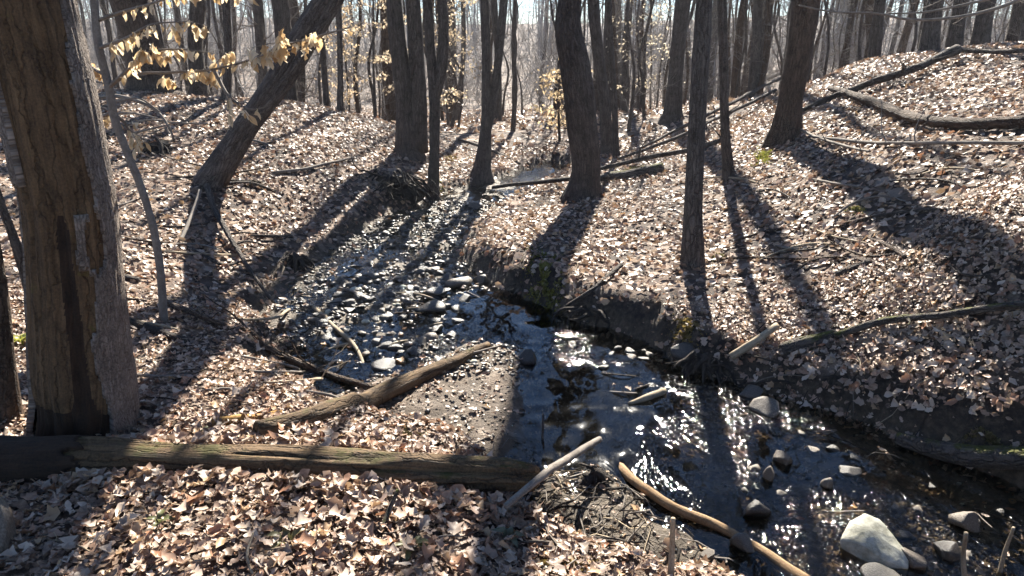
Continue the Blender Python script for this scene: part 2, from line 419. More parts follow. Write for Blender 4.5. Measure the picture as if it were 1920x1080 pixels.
rr = nd(nt, 'ShaderNodeMapRange'); nt.links.new(ba.outputs['Fac'], rr.inputs[0]); rr.inputs[3].default_value = .9; rr.inputs[4].default_value = .7
nt.links.new(rr.outputs[0], b.inputs['Roughness'])
ad = nd(nt, 'ShaderNodeMath', operation='ADD'); nt.links.new(g1.outputs[0], ad.inputs[0]); nt.links.new(sp.outputs[1], ad.inputs[1])
bump(nt, b, ad.outputs[0], .9, .03)

# water: clear shallow film that mirrors the sky, riffled where the 'riffle' attribute is high
m, nt, b = mat('stream_water'); M['water'] = m
nt.nodes.remove(b)
oc = nd(nt, 'ShaderNodeTexCoord')
mp = nd(nt, 'ShaderNodeMapping'); mp.inputs['Scale'].default_value = (1, .62, 1); mp.inputs['Rotation'].default_value = (0, 0, .5); nt.links.new(oc.outputs['Object'], mp.inputs[0])
w1 = tex(nt, mp.outputs[0], 9, 2, .5, .5); w2 = tex(nt, mp.outputs[0], 46, 2, .5, .4)
ra = nd(nt, 'ShaderNodeAttribute', attribute_name='riffle')
mm = nd(nt, 'ShaderNodeMath', operation='MULTIPLY'); nt.links.new(w2.outputs[0], mm.inputs[0]); nt.links.new(ra.outputs['Fac'], mm.inputs[1])
m2 = nd(nt, 'ShaderNodeMath', operation='MULTIPLY_ADD'); nt.links.new(mm.outputs[0], m2.inputs[0]); m2.inputs[1].default_value = .65; nt.links.new(w1.outputs[0], m2.inputs[2])
bs = nd(nt, 'ShaderNodeMath', operation='MULTIPLY_ADD'); nt.links.new(ra.outputs['Fac'], bs.inputs[0]); bs.inputs[1].default_value = .8; bs.inputs[2].default_value = .10
bp = nd(nt, 'ShaderNodeBump'); bp.inputs['Distance'].default_value = .02
nt.links.new(m2.outputs[0], bp.inputs['Height']); nt.links.new(bs.outputs[0], bp.inputs['Strength'])
fr = nd(nt, 'ShaderNodeFresnel'); fr.inputs[0].default_value = 1.37; nt.links.new(bp.outputs[0], fr.inputs['Normal'])
gl = nd(nt, 'ShaderNodeBsdfGlossy'); gl.inputs['Roughness'].default_value = .035; nt.links.new(bp.outputs[0], gl.inputs['Normal'])
tp = nd(nt, 'ShaderNodeBsdfTransparent')
da = nd(nt, 'ShaderNodeAttribute', attribute_name='depth')
nt.links.new(ramp(nt, da.outputs['Fac'], [(0, (.92, .88, .80)), (.06, (.72, .63, .50)), (.2, (.16, .15, .13))]), tp.inputs[0])
mx = nd(nt, 'ShaderNodeMixShader'); nt.links.new(fr.outputs[0], mx.inputs[0]); nt.links.new(tp.outputs[0], mx.inputs[1]); nt.links.new(gl.outputs[0], mx.inputs[2])
nt.links.new(mx.outputs[0], nt.nodes['Material Output'].inputs[0])

def stone_mat(name, a, c, d, rough):
    m, nt, b = mat(name)
    oc = nd(nt, 'ShaderNodeTexCoord')
    t = tex(nt, oc.outputs['Object'], 14, 6, .65); t2 = tex(nt, oc.outputs['Object'], 70, 3)
    nt.links.new(mixc(nt, .25, ramp(nt, t.outputs[0], [(.36, a), (.5, c), (.64, d)]), ramp(nt, t2.outputs[0], [(.3, a), (.7, d)])), b.inputs['Base Color'])
    b.inputs['Roughness'].default_value = rough
    bump(nt, b, t.outputs[0], .5, .01)
    return m
M['stone_wet'] = stone_mat('stone_wet', (.012, .010, .008), (.035, .029, .023), (.085, .07, .056), .38)
M['stone_tan'] = stone_mat('stone_tan', (.055, .04, .028), (.125, .095, .068), (.22, .175, .13), .55)
M['stone_pale'] = stone_mat('stone_pale', (.22, .21, .15), (.42, .40, .31), (.58, .56, .45), .75)
M['stone_grey'] = stone_mat('stone_grey', (.03, .026, .022), (.075, .066, .056), (.16, .142, .12), .5)

# ------------------------------------------------------------------ the ground sheet
ys = np.concatenate([np.linspace(-60, 1.0, 26)[:-1], 1.0*np.power(170.0, np.linspace(0, 1, 480))])
a_in = np.linspace(-1.0, 1.0, 310)
a_out = 1.0*np.power(45.0, np.linspace(0, 1, 34)[1:])
aa = np.concatenate([-a_out[::-1], a_in, a_out])
sc = np.maximum(ys, 1.0)*0.86+0.6
GX = np.clip(aa[None]*sc[:, None], -220, 220); GX += np.sign(aa)[None]*np.abs(aa)[None]*1e-3
GY = np.repeat(ys[:, None], len(aa), 1)
gz, gch = terrain(GX, GY, True)
nr, nc = GX.shape
i = np.arange(nr-1)[:, None]*nc; j = np.arange(nc-1)[None]
GF = np.stack([i+j, i+j+1, i+nc+j+1, i+nc+j], 2).reshape(-1, 4)
ground = add('ground', make_mesh('ground', np.stack([GX.ravel(), GY.ravel(), gz], 1), GF, M['ground'], attrs={'bed': gch, 'earth_shade': (1-sstep(.62, .88, normals(GX, GY)[:, 2]))*FINE.inside(GX.ravel(), GY.ravel())}))
tag(ground, 'leaf covered valley floor and slopes cut by the stream bed', kind='structure')

# ------------------------------------------------------------------ water sheet
step = 0.03
wx, wy = np.meshgrid(np.arange(-2.6, 5.4, step), np.arange(1.0, 12.2, step))
wsd = sdist(wx, wy, CH).reshape(wx.shape)
wz = WZ + 0.006*fbm(wx*5, wy*5, s=51).reshape(wx.shape) + .004*fbm(wx*14, wy*10, s=52).reshape(wx.shape)
rif = np.ones(wx.shape)
for (u, v), r in POOLS+[((1180, 720), .22)]:
    p = PZ(u, v, WZ); rif *= sstep(r*.45, r*1.1, np.hypot(wx-p[0], (wy-p[1])*.8))
rif *= sstep(.36, .70, fbm(wx*2.2, wy*1.6, s=61).reshape(wx.shape)*.6+.52)
vi = np.arange(wx.size).reshape(wx.shape)
q = np.stack([vi[:-1, :-1], vi[:-1, 1:], vi[1:, 1:], vi[1:, :-1]], 2).reshape(-1, 4)
q = q[(wsd.ravel()[q] < .12).all(1)]
used = np.unique(q); re = np.zeros(wx.size, int); re[used] = np.arange(len(used))
water = add('stream_water', make_mesh('stream_water', np.stack([wx.ravel(), wy.ravel(), wz.ravel()], 1)[used], re[q], M['water'], attrs={'riffle': rif.ravel()[used], 'depth': np.clip(WZ-hq(wx, wy), 0, .5)[used]}))
tag(water, 'shallow clear stream water with sun glints and blue sky reflections', kind='structure')

# ------------------------------------------------------------------ leaves
def leaf_shape(n_st, lobes, width, fold, bend, twist, curl, sd, point=False):
    r = np.random.default_rng(sd)
    t = np.linspace(0, 1, n_st+2)
    V, F = [], []
    for k, tt in enumerate(t):
        x = tt-.5
        z0 = bend*((2*x)**2-.3) + .05*r.normal()*(0 < tt < 1)
        a = twist*x
        if k in (0, n_st+1): V.append((x, 0, z0)); continue
        w = width*.5*(math.sin(math.pi*tt**.9)**.85 if point else max(.35, math.sin(math.pi*(.12+.76*tt)))**.8)*(1+(lobes*(1 if k % 2 else -1)))*(1+.15*r.normal())
        for sgn in (-1, 1):
            ya, za = sgn*w, fold*w+curl*w*w*4*r.uniform(.4, 1.4)
            V.append((x+.04*r.normal(), ya*math.cos(a)-za*math.sin(a), z0+ya*math.sin(a)+za*math.cos(a)))
        V.append((x, 0, z0))
    V = np.array(V); L = lambda k: 1+(k-1)*3; R_ = lambda k: 2+(k-1)*3; C = lambda k: 3+(k-1)*3; e = len(V)-1
    F += [(0, C(1), L(1)), (0, R_(1), C(1))]
    for k in range(1, n_st):
        F += [(L(k), C(k), C(k+1)), (L(k), C(k+1), L(k+1)), (C(k), R_(k), R_(k+1)), (C(k), R_(k+1), C(k+1))]
    F += [(L(n_st), C(n_st), e), (C(n_st), R_(n_st), e)]
    return V, np.array(F)
near_t = [leaf_shape(4, l, w, f, b, tw, c, k, k % 2 == 1) for k, (l, w, f, b, tw, c) in enumerate([
    (.25, .60, .2, .08, .4, .2), (0, .55, .3, .14, .3, .4), (.32, .7, -.15, -.10, .6, .4), (.1, .62, .35, .16, -.5, .6), (.3, .74, .1, .06, .2, .3),
    (.1, .5, .4, .12, .5, .4), (.25, .62, -.25, .14, -.7, .6), (.1, .7, .1, -.16, .3, .7), (.3, .62, .35, .10, .2, .4), (0, .6, .2, .18, .5, .4), (.35, .66, .2, .08, .5, .5), (.1, .42, .5, .12, -.4, .4)])]
far_t = [leaf_shape(1, 0, .7, f, b, 0, .4, 40+k) for k, (f, b) in enumerate([(.3, .2), (-.3, .15), (.6, -.2), (.1, .35)])]
PAL = np.array([(.46, .325, .235), (.31, .19, .13), (.56, .44, .345), (.19, .11, .07), (.47, .30, .16), (.34, .15, .075), (.38, .265, .205), (.58, .47, .37), (.12, .072, .048), (.35, .22, .15)])
PW = np.array([.17, .15, .14, .12, .08, .07, .12, .06, .07, .06])
def scatter(x, y, size, tmpl, tilt, lift, tint_scale=1.0):
    n = len(x)
    z = hq(x, y); N = normals(x, y)
    N = N + rng.normal(0, tilt, (n, 3)); N[:, 2] = np.maximum(N[:, 2], .08); N /= np.linalg.norm(N, axis=1)[:, None]
    a = rng.uniform(0, 2*np.pi, n); X = np.stack([np.cos(a), np.sin(a), np.zeros(n)], 1)
    X -= N*(X*N).sum(1)[:, None]; X /= np.linalg.norm(X, axis=1)[:, None]
    Y = np.cross(N, X); O = np.stack([x, y, z+lift], 1)
    tid = rng.integers(0, len(tmpl), n)
    c = PAL[rng.choice(len(PAL), n, p=PW/PW.sum())]*rng.uniform(.6, 1.35, (n, 1))*tint_scale
    Vs, Fs, Cs, off = [], [], [], 0
    for k, (tv, tf) in enumerate(tmpl):
        s = np.where(tid == k)[0]
        if not len(s): continue
        sz = size[s][:, None, None]
        asp = rng.uniform(.7, 1.25, len(s))[:, None, None]; cur = rng.uniform(.3, 1.3, len(s))[:, None, None]
        V = O[s][:, None]+sz*(tv[None, :, 0:1]*X[s][:, None]+asp*tv[None, :, 1:2]*Y[s][:, None]+cur*tv[None, :, 2:3]*N[s][:, None])
        Vs.append(V.reshape(-1, 3)); m_ = len(tv)
        Fs.append((tf[None]+(np.arange(len(s))*m_)[:, None, None]).reshape(-1, 3)+off); off += len(s)*m_
        Cs.append(np.repeat(c[s], m_, 0))
    return np.concatenate(Vs), np.concatenate(Fs), np.concatenate(Cs)
def sample(n, y0, y1, margin=1.2, k=.86):
    w0, w1 = k*y0+margin, k*y1+margin
    y = np.sqrt(rng.uniform(0, 1, n)*(w1**2-w0**2)+w0**2)
    y = (y-margin)/k
    return rng.uniform(-1, 1, n)*(k*y+margin), y
def keep(x, y, stream_p):
    m = np.ones(len(x), bool); d = sdist(x, y, CH); inb = (y < 13)
    patch = fbm(x*1.1, y*1.1, s=71)*.5+.5
    p = np.where(inb, stream_p+(1-stream_p)*sstep(-.06, .16, d), 1)
    p = p*(.55+.45*sstep(.25, .5, patch))
    p = p*np.where(inb, .5+.5*sstep(.5, .78, normals(x, y)[:, 2]), 1)
    return rng.uniform(0, 1, len(x)) < p
mid_t = [leaf_shape(2, 0, w, f, b, tw, c, 80+k) for k, (w, f, b, tw, c) in enumerate([(.6, .15, .08, .2, .2), (.72, -.12, -.1, .4, .3), (.58, .35, .16, -.3, .4), (.75, .08, .05, .15, .4), (.62, -.25, .15, .5, .3)])]
x1, y1 = sample(47000, 1.2, 4.6); k1 = keep(x1, y1, .05); x1, y1 = x1[k1], y1[k1]
A1 = scatter(x1, y1, rng.uniform(.022, .06, len(x1)), near_t, .22, rng.uniform(.002, .03, len(x1)))
x1, y1 = sample(80000, 4.6, 12.5); k1 = keep(x1, y1, .04); x1, y1 = x1[k1], y1[k1]
A2 = scatter(x1, y1, rng.uniform(.026, .078, len(x1)), mid_t, .38, rng.uniform(.002, .03, len(x1)))
x2, y2 = sample(40000, 12.5, 40); k2 = keep(x2, y2, .05); x2, y2 = x2[k2], y2[k2]
A3 = scatter(x2, y2, rng.uniform(.09, .19, len(x2)), far_t, .35, rng.uniform(.0, .05, len(x2)))
# leaf crumbs on the gravel bar and in the stream bed
x3, y3 = sample(60000, 1.5, 10); k3 = (sdist(x3, y3, BAR) < .05) | (sdist(x3, y3, MUD) < .05) | ((sdist(x3, y3, CH) < .25) & (rng.uniform(0, 1, len(x3)) < .12)); x3, y3 = x3[k3], y3[k3]
xc, yc = sample(34000, 1.2, 4.8); kc = keep(xc, yc, .02); xc, yc = xc[kc], yc[kc]
A6 = scatter(xc, yc, rng.uniform(.008, .026, len(xc)), far_t, .45, rng.uniform(.015, .04, len(xc)))
A4 = scatter(x3, y3, rng.uniform(.012, .034, len(x3)), mid_t, .3, rng.uniform(.0, .012, len(x3)), .8)
n5 = 900; x5 = rng.uniform(-1.75, .1, n5); y5 = np.where(rng.uniform(0, 1, n5) < .55, 2.38-rng.exponential(.05, n5), 2.60+rng.exponential(.05, n5))
A5 = scatter(x5, y5, rng.uniform(.025, .07, n5), near_t, .4, rng.uniform(.01, .06, n5))
V, F, C, off = [], [], [], 0
for a_ in (A1, A2, A3, A4, A5, A6): V.append(a_[0]); F.append(a_[1]+off); C.append(a_[2]); off += len(a_[0])
V, F, C = np.concatenate(V), np.concatenate(F), np.concatenate(C)
litter = add('leaf_litter', make_mesh('leaf_litter', V, F, M['litter'], cols={'tint': C}, smooth=True))
tag(litter, 'brown and pale dry leaf litter covering the forest floor', 'leaves', kind='stuff')
# the leaves nearest the camera are single pieces of the forest floor
lm = []
for k, (tv, tf) in enumerate(near_t):
    for c in PAL[[0, 2, 1, 4, 7, 5]]:
        lm.append(make_mesh('leaf', tv, tf, M['litter'], cols={'tint': np.repeat((c*rng.uniform(.9, 1.15))[None], len(tv), 0)}))
px = [(rng.uniform(20, 960), rng.uniform(935, 1075)) for _ in range(150)]+[(rng.uniform(250, 640), rng.uniform(640, 800)) for _ in range(50)]+[(rng.uniform(1480, 1900), rng.uniform(480, 790)) for _ in range(95)]
for u, v in px:
    p = G(u, v); n_ = Vector(normals(p[[0]], p[[1]])[0])+Vector(rng.normal(0, .3, 3)); n_.z = max(n_.z, .3)
    o = add('leaf', lm[int(rng.integers(len(lm)))], ground)
    q_ = n_.to_track_quat('Z', 'Y') @ Matrix.Rotation(rng.uniform(0, 6.28), 3, 'Z').to_quaternion()
    s = rng.uniform(.04, .075)
    o.matrix_world = Matrix.Translation(Vector(p)+Vector((0, 0, .025+rng.uniform(0, .02)))) @ q_.to_matrix().to_4x4() @ Matrix.Diagonal((s, s*rng.uniform(.75, 1.2), s, 1))

# ------------------------------------------------------------------ trees
def grow(mb, p, d, L, r, lev, droop=.0, sub=5, rs=None, up=.25):
    rs = rs or rng
    n = 5 if lev < 2 else 4
    pts = [np.array(p)]; d = np.array(d, float); d /= np.linalg.norm(d)
    for k in range(n):
        d = d+rs.normal(0, .13+.05*lev, 3)+np.array([0, 0, up*.3-droop]); d /= np.linalg.norm(d)
        pts.append(pts[-1]+d*L/n)
    rad = np.linspace(r, max(r*.25, .002), n+1)
    mb.tube(pts, rad, 6 if lev == 0 else (4 if lev == 1 else 3), cap=False, seed=float(rs.uniform(0, 50)))
    if lev >= 2: return
    for _ in range(sub):
        k = int(rs.integers(1, n+1)); q = pts[k]; dd = pts[k]-pts[k-1]; dd = dd/np.linalg.norm(dd)
        s = rs.normal(0, 1, 3); s -= dd*np.dot(s, dd); s /= np.linalg.norm(s)
        grow(mb, q, dd*.8+s*.75+np.array([0, 0, .15]), L*rs.uniform(.35, .6), rad[k]*.6, lev+1, droop, sub, rs, up)
def bark_disp(k, amp, seed, flare=0.0):
    def f(th, L, R):
        c, s = np.cos(th)*R, np.sin(th)*R
        n1 = fbm(c*k*2.2, s*k*2.2, L*k*.22, s=seed, o=3)
        o = amp*n1+amp*1.6*fbm(c*k*.25, s*k*.25, L*.8, s=seed+3, o=2)
        if flare: o = o+R*flare*np.exp(-np.maximum(L-.16, 0)/(R.max()*1.1))*(.35+.65*noise(np.cos(th)*1.6, np.sin(th)*1.6, seed*.37, s=seed))
        return o
    return f
tree_no = [0]
def tree(name, label, pts, matk, cat='tree', height=10.5, crown=7, seg=20, relief=.008, flare=1.45, tilt=0.0, stems=(), group=None, y=None, low=0):
    """pts: (u, v, width px) from the base upwards, as the photograph shows them; the stem stands at the base's distance"""
    tree_no[0] += 1; sd = 100+tree_no[0]*7
    rs = np.random.default_rng(sd)
    base = G(pts[0][0], pts[0][1]) if y is None else P(pts[0][0], pts[0][1], y)
    if y is not None: base[2] = hq([base[0]], [base[1]])[0]
    y0 = base[1]
    def stem(pp, start=None):
        W = [P(u, v, y0+tilt*(k)) for k, (u, v, w) in enumerate(pp)]
        R = [pxr(w, q) for (u, v, w), q in zip(pp, W)]
        if start is None:
            W[0] = base.copy(); R[0] *= flare
            W.insert(0, base-np.array([0, 0, .18])); R.insert(0, R[0]*1.15)
            q = W[1]*.82+W[2]*.18 if len(W) > 2 else W[1]; W.insert(2, q); R.insert(2, pxr(pp[0][2], W[1])*1.08)
        d = W[-1]-W[-2]; d /= np.linalg.norm(d); d = d*.6+np.array([0, 0, .4]); d /= np.linalg.norm(d)
        h = max(2.0, height-(W[-1][2]-base[2])); r0 = R[-1]
        for s in (.3, .65, 1):
            e = W[-1]+d*h*(.35 if s < 1 else .35)+rs.normal(0, .12, 3); W.append(e); R.append(r0*(1-.75*s))
        return np.array(W), np.array(R)
    root = empty(name, base, label, cat, group)
    W, R = stem(pts)
    n = int(max(24, min(150, 40*np.linalg.norm(W[-1]-W[0])/4)))
    path, rad = spline(W, R, n)
    mb = MB(); mb.tube(path, rad, seg, bark_disp(1/max(.03, .5*R[2]), min(relief, .12*R[2]), sd, .32), seed=sd)
    add('trunk', mb.mesh('trunk', M[matk], base), root)
    stemsW = [(W, R)]
    for pp in stems:
        W2, R2 = stem(pp, start=1)
        path2, rad2 = spline(W2, R2, 60)
        mb = MB(); mb.tube(path2, rad2, max(10, seg-6), bark_disp(1/max(.03, .5*R2[0]), min(relief, .12*R2[0]), sd+1), seed=sd+9)
        add('trunk', mb.mesh('trunk', M[matk], base), root); stemsW.append((W2, R2))
    if crown:
        mb = MB()
        for Wk, Rk in stemsW:
            pth, rd = spline(Wk, Rk, 80)
            hs = pth[:, 2]-base[2]
            for c in range(max(2, crown//2)):
                hh = rs.uniform(.5, .98)*height; k = min(78, int(np.argmin(abs(hs-hh))))
                a = rs.uniform(0, 2*np.pi); dd = np.array([math.cos(a), math.sin(a), rs.uniform(.35, .9)])
                grow(mb, pth[k], dd, rs.uniform(1.4, 3.0)*height/15, max(.010, rd[k]*.35), 0, sub=3, rs=rs)
            for c in range(low):
                hh = rs.uniform(.08, .35)*height; k = int(np.argmin(abs(hs-hh)))
                a = rs.uniform(0, 2*np.pi); dd = np.array([math.cos(a), math.sin(a)*.6, rs.uniform(.0, .5)])
                grow(mb, pth[k], dd, rs.uniform(.5, 1.3), max(.005, rd[k]*.16), 1, sub=4, rs=rs, droop=.03)
        add('crown', mb.mesh('crown', M['bark_twig'], base), root)
    return root, base

tree('maple_tree', 'thick dark furrowed trunk standing beside the stream bend in the middle', [(1090, 372, 58), (1097, 330, 50), (1090, 230, 54), (1078, 120, 56), (1066, 45, 50), (1070, 0, 44)], 'bark_dark', seg=64, relief=.02, height=10.5, crown=8, flare=1.25)
tree('young_maple', 'slim straight grey trunk at the top of the right bank nearest the stream', [(1298, 500, 38), (1300, 400, 33), (1306, 250, 31), (1313, 120, 31), (1321, 0, 30)], 'bark_grey', seg=24, relief=.005, height=11, crown=6, flare=1.1)
tree('young_maple', 'thin dark trunk just behind the slim grey one on the right bank', [(1366, 335, 20), (1360, 250, 17), (1357, 120, 16), (1354, 0, 17)], 'bark_dark', height=10, crown=5, flare=1.1)
tree('oak_tree', 'brown leaning trunk with mossy foot on the right slope', [(1472, 262, 50), (1482, 190, 44), (1500, 90, 48), (1512, 0, 52)], 'bark_brown', seg=28, relief=.01, height=10.5, crown=7, flare=1.3)
tree('twin_oak', 'pair of thick brown trunks sharing one foot on the right hilltop', [(1585, 122, 50), (1585, 60, 42), (1590, 0, 42)], 'bark_brown', seg=24, relief=.012, height=10.5, crown=6, stems=[[(1600, 118, 34), (1606, 60, 34), (1614, 0, 34)]])
tree('leaning_tree', 'double dark trunk leaning right over the left bank', [(392, 345, 44), (440, 262, 34), (510, 160, 34), (575, 50, 36), (606, 0, 36)], 'bark_grey', seg=24, relief=.010, height=9, crown=5, flare=1.2, stems=[[(410, 340, 34), (470, 240, 28), (530, 160, 28), (598, 50, 30), (628, 0, 30)]])
tree('stream_maple', 'pair of dark trunks rising from the root mass on the left bank', [(765, 292, 40), (760, 200, 34), (747, 90, 32), (738, 0, 30)], 'bark_dark', seg=22, height=10, crown=5, stems=[[(785, 285, 36), (784, 180, 31), (779, 80, 28), (774, 0, 26)]])
tree('forked_maple', 'slender trunk forking in two at the stream edge beside the root mass', [(811, 372, 22), (814, 290, 20), (814, 180, 22), (806, 80, 20), (801, 0, 19)], 'bark_dark', height=9, crown=4, stems=[[(815, 190, 18), (826, 140, 22), (832, 60, 19), (829, 0, 18)]], flare=1.15)
tree('forked_maple', 'slim trunk with a second stem splitting low, left of the stream head', [(903, 330, 28), (911, 240, 20), (912, 120, 18), (908, 0, 17)], 'bark_grey', height=9.5, crown=5, stems=[[(912, 262, 13), (926, 180, 16), (938, 80, 15), (945, 0, 15)]])
tree('far_trunk', 'thin crooked dark trunk in the gap above the stream head', [(962, 246, 9), (966, 170, 9), (963, 90, 9), (966, 0, 8)], 'bark_dark', height=9, crown=5, seg=10, flare=1.1)
tree('background_tree', 'grey trunk close behind the thick furrowed one', [(1140, 280, 22), (1132, 180, 20), (1120, 90, 21), (1112, 0, 21)], 'bark_grey', height=9.5, crown=5, seg=14, y=11.5)
tree('background_tree', 'thin bent dark trunk to the right of the furrowed one', [(1155, 292, 11), (1152, 180, 11), (1145, 80, 11), (1140, 0, 11)], 'bark_dark', height=11, crown=4, seg=10, y=11.0)
tree('background_tree', 'upright dark trunk on the low crest left of the slim grey one', [(1261, 226, 32), (1266, 150, 26), (1273, 70, 27), (1281, 0, 29)], 'bark_dark', height=10, crown=5, seg=18)
tree('background_tree', 'thick reddish dark trunk behind the pale leafy branch at upper left', [(282, 150, 70), (268, 80, 66), (245, 0, 72)], 'bark_brown', height=10.5, crown=5, seg=22, y=11.6)
tree('background_tree', 'dark trunk with slanting limb behind the leafy branch', [(372, 160, 30), (366, 80, 26), (372, 0, 28)], 'bark_dark', height=9.5, crown=5, seg=16, y=12.5)
tree('background_tree', 'slim dark trunk left of the leaning pair on the bank crest', [(427, 215, 16), (428, 120, 14), (424, 0, 14)], 'bark_dark', height=11, crown=4, seg=12, y=10.8)
tree('background_tree', 'dark trunk seen just right of the top of the leaning pair', [(538, 170, 32), (532, 80, 30), (525, 0, 32)], 'bark_dark', height=10, crown=5, seg=16, y=13.5)
tree('background_tree', 'thin grey trunk standing on the left crest right of the leaning pair', [(640, 235, 12), (638, 120, 11), (635, 0, 11)], 'bark_grey', height=11, crown=4, seg=10, y=11.6, low=5)
tree('background_tree', 'tall thin trunk rising between the root mass trees and the leaning pair', [(612, 200, 11), (606, 100, 10), (600, 0, 10)], 'bark_dark', height=11, crown=4, seg=10, y=14, low=3)
tree('background_tree', 'mid grey trunk right of the slim trunks on the rising right skyline', [(1415, 150, 18), (1418, 80, 17), (1422, 0, 17)], 'bark_grey', height=9, crown=4, seg=12, y=15)
tree('background_tree', 'dark trunk behind the brown leaning one at its right', [(1642, 100, 22), (1645, 50, 21), (1650, 0, 21)], 'bark_dark', height=9.5, crown=4, seg=12, y=14)
for k, (u, w, lb) in enumerate([(1742, 34, 'broad dark trunk on the right skyline behind the fallen branch tip'), (1790, 30, 'second broad dark trunk along the right skyline'), (1838, 34, 'leaning dark trunk near the right end of the skyline'), (1905, 36, 'dark trunk at the far right edge of the picture')]):
    tree('background_tree', lb, [(u, 84, w), (u+6, 40, w-4), (u+13, 0, w-4)], 'bark_dark', height=10, crown=4, seg=14, y=12.5+k*.8)

# big dead tree at left with peeling bark
base = G(157, 812); base[2] -= .02
root = empty('dead_tree', base, 'big dead trunk at left with peeling grey bark over brown bare wood', 'tree')
prof = [(157, 812, 176), (160, 760, 168), (150, 640, 158), (140, 500, 150), (131, 400, 148), (108, 280, 152), (88, 180, 156), (62, 80, 160), (43, 0, 160)]
W = [P(u, v, base[1]) for u, v, w in prof]; R = [pxr(w, q) for (u, v, w), q in zip(prof, W)]
W[0] = base.copy()
W = [base-np.array([0, 0, .25])]+W; R = [R[0]*1.12]+R
vv = [900]+[p[1] for p in prof]
d = W[-1]-W[-2]; d /= np.linalg.norm(d)
for h, k in ((.8, .97), (3, .85), (6, .6), (9, .25)): W.append(W[9]+d*h+np.array([0.02*h, 0, 0])); R.append(R[9]*k); vv.append(-150*h)
path, rad = spline(W, R, 420)
lenW = np.concatenate([[0], np.cumsum(np.linalg.norm(np.diff(np.array(W), axis=0), axis=1))])
def v_of(L): return np.interp(L, lenW, vv)
FACE = math.atan2(-base[0], base[1])
def masks(th, L):
    """th = 0 faces the camera, sin(th) > 0 is picture right"""
    th = th-FACE
    v = v_of(L); s = np.sin(th); front = np.cos(th) > -.15
    rg = .24*fbm(np.cos(th)*9, np.sin(th)*9, L*9, s=5)+.26*fbm(np.cos(th)*2, np.sin(th)*2, L*2.2, s=6)
    bnd = np.interp(v, [-900, 0, 120, 250, 330, 372, 385, 478, 500, 650, 790, 900], [.6, .70, .52, .45, .55, .50, -.05, -.02, .22, .12, .45, .5])
    hole = ((v-440)/42)**2+((s-.42)/.17)**2 < 1+2*rg
    bk = ((s > bnd+rg*.6) & ~hole) | ~front | ((s < -.86) & (v < 340))
    rot = np.exp(-((s+.22-.12*np.sin(L*3))/.17)**2)*sstep(350, 430, v)*(1+rg)+sstep(700, 790, v)*sstep(-1, .1, -s+.15+rg)*1.1
    return bk, np.clip(rot, 0, 1)
def trunk_disp(th, L, Rr):
    th = th+1e-6
    bk, rot = masks(th, L)
    g = .014*fbm(np.cos(th)*7, np.sin(th)*7, L*.7, s=8)+.008*fbm(np.cos(th)*20, np.sin(th)*20, L*2, s=9)-.02*np.clip(fbm(np.cos(th)*11, np.sin(th)*11, L*1.1, s=19)-.25, 0, 1)
    return g-.035*rot*(.7+.5*fbm(np.cos(th)*9, np.sin(th)*9, L*5, s=12))
# frame of the tube: angle 0 points at -Y (the camera); check which way it turns
SEG = 144
mb = MB(); mb.tube(path, rad, SEG, trunk_disp, seed=3.0)
Vt = np.concatenate(mb.V); Ft = np.concatenate(mb.F)
th = np.linspace(0, 2*np.pi, SEG, endpoint=False); Ls = np.concatenate([[0], np.cumsum(np.linalg.norm(np.diff(path, axis=0), axis=1))])
TH, LL = np.repeat(th[None], len(path), 0), np.repeat(Ls[:, None], SEG, 1)
bk, rot = masks(TH, LL)
# per-face material: bare wood or black rot
fm = np.zeros(len(Ft), int); rr_ = rot.ravel()
inside = (Ft < len(path)*SEG).all(1); fm[inside] = (rr_[Ft[inside]].mean(1) > .42)
add('trunk', make_mesh('trunk', Vt-base, Ft, [M['dead_wood'], M['rot_wood']], attrs={'bark': np.concatenate(mb.B)}, fmat=fm), root)
# bark sheet
Vr = Vt[:len(path)*SEG].reshape(len(path), SEG, 3); cen = path[:, None]
dirn = Vr-cen; dirn /= np.linalg.norm(dirn, axis=2)[:, :, None]
thick = .013+.005*fbm(np.cos(TH)*6, np.sin(TH)*6, LL*6, s=14)+.004*noise(np.cos(TH)*26, np.sin(TH)*26, LL*9, s=15)-.03*np.clip(fbm(np.cos(TH)*13, np.sin(TH)*13, LL*3.0, s=16)-.28, 0, .3)
Vo = cen+dirn*(rad[:, None, None]+thick[:, :, None]); Vi = cen+dirn*(rad[:, None, None]-.012)
ii = np.arange(len(path)-1)[:, None]; jj = np.arange(SEG)[None]; jn = (jj+1) % SEG
fmask = bk[:-1] & bk[1:] & bk[:-1][:, (np.arange(SEG)+1) % SEG] & bk[1:][:, (np.arange(SEG)+1) % SEG]
qa = np.stack([ii*SEG+jj, ii*SEG+jn, (ii+1)*SEG+jn, (ii+1)*SEG+jj], 2)
Q = [qa[fmask]]
off = len(path)*SEG
up_ = np.zeros_like(fmask); up_[:-1] = fmask[1:]; dn = np.zeros_like(fmask); dn[1:] = fmask[:-1]
lf = np.roll(fmask, 1, 1); rt = np.roll(fmask, -1, 1)
for nb, (e0, e1) in ((up_, (2, 3)), (dn, (0, 1)), (lf, (3, 0)), (rt, (1, 2))):
    e = qa[fmask & ~nb]; Q.append(np.stack([e[:, e0], e[:, e0]+off, e[:, e1]+off, e[:, e1]], 1))
Q = np.concatenate(Q); VV = np.concatenate([Vo.reshape(-1, 3), Vi.reshape(-1, 3)])
BB = np.concatenate([np.concatenate(mb.B)[:off]]*2)
us = np.unique(Q); re = np.zeros(len(VV), int); re[us] = np.arange(len(us))
o = add('bark', make_mesh('bark', VV[us]-base, re[Q], M['pale_bark'], attrs={'bark': BB[us]}), root)
o['label'] = 'peeling pale grey bark sheet'
mbc = MB(); rs = np.random.default_rng(4)
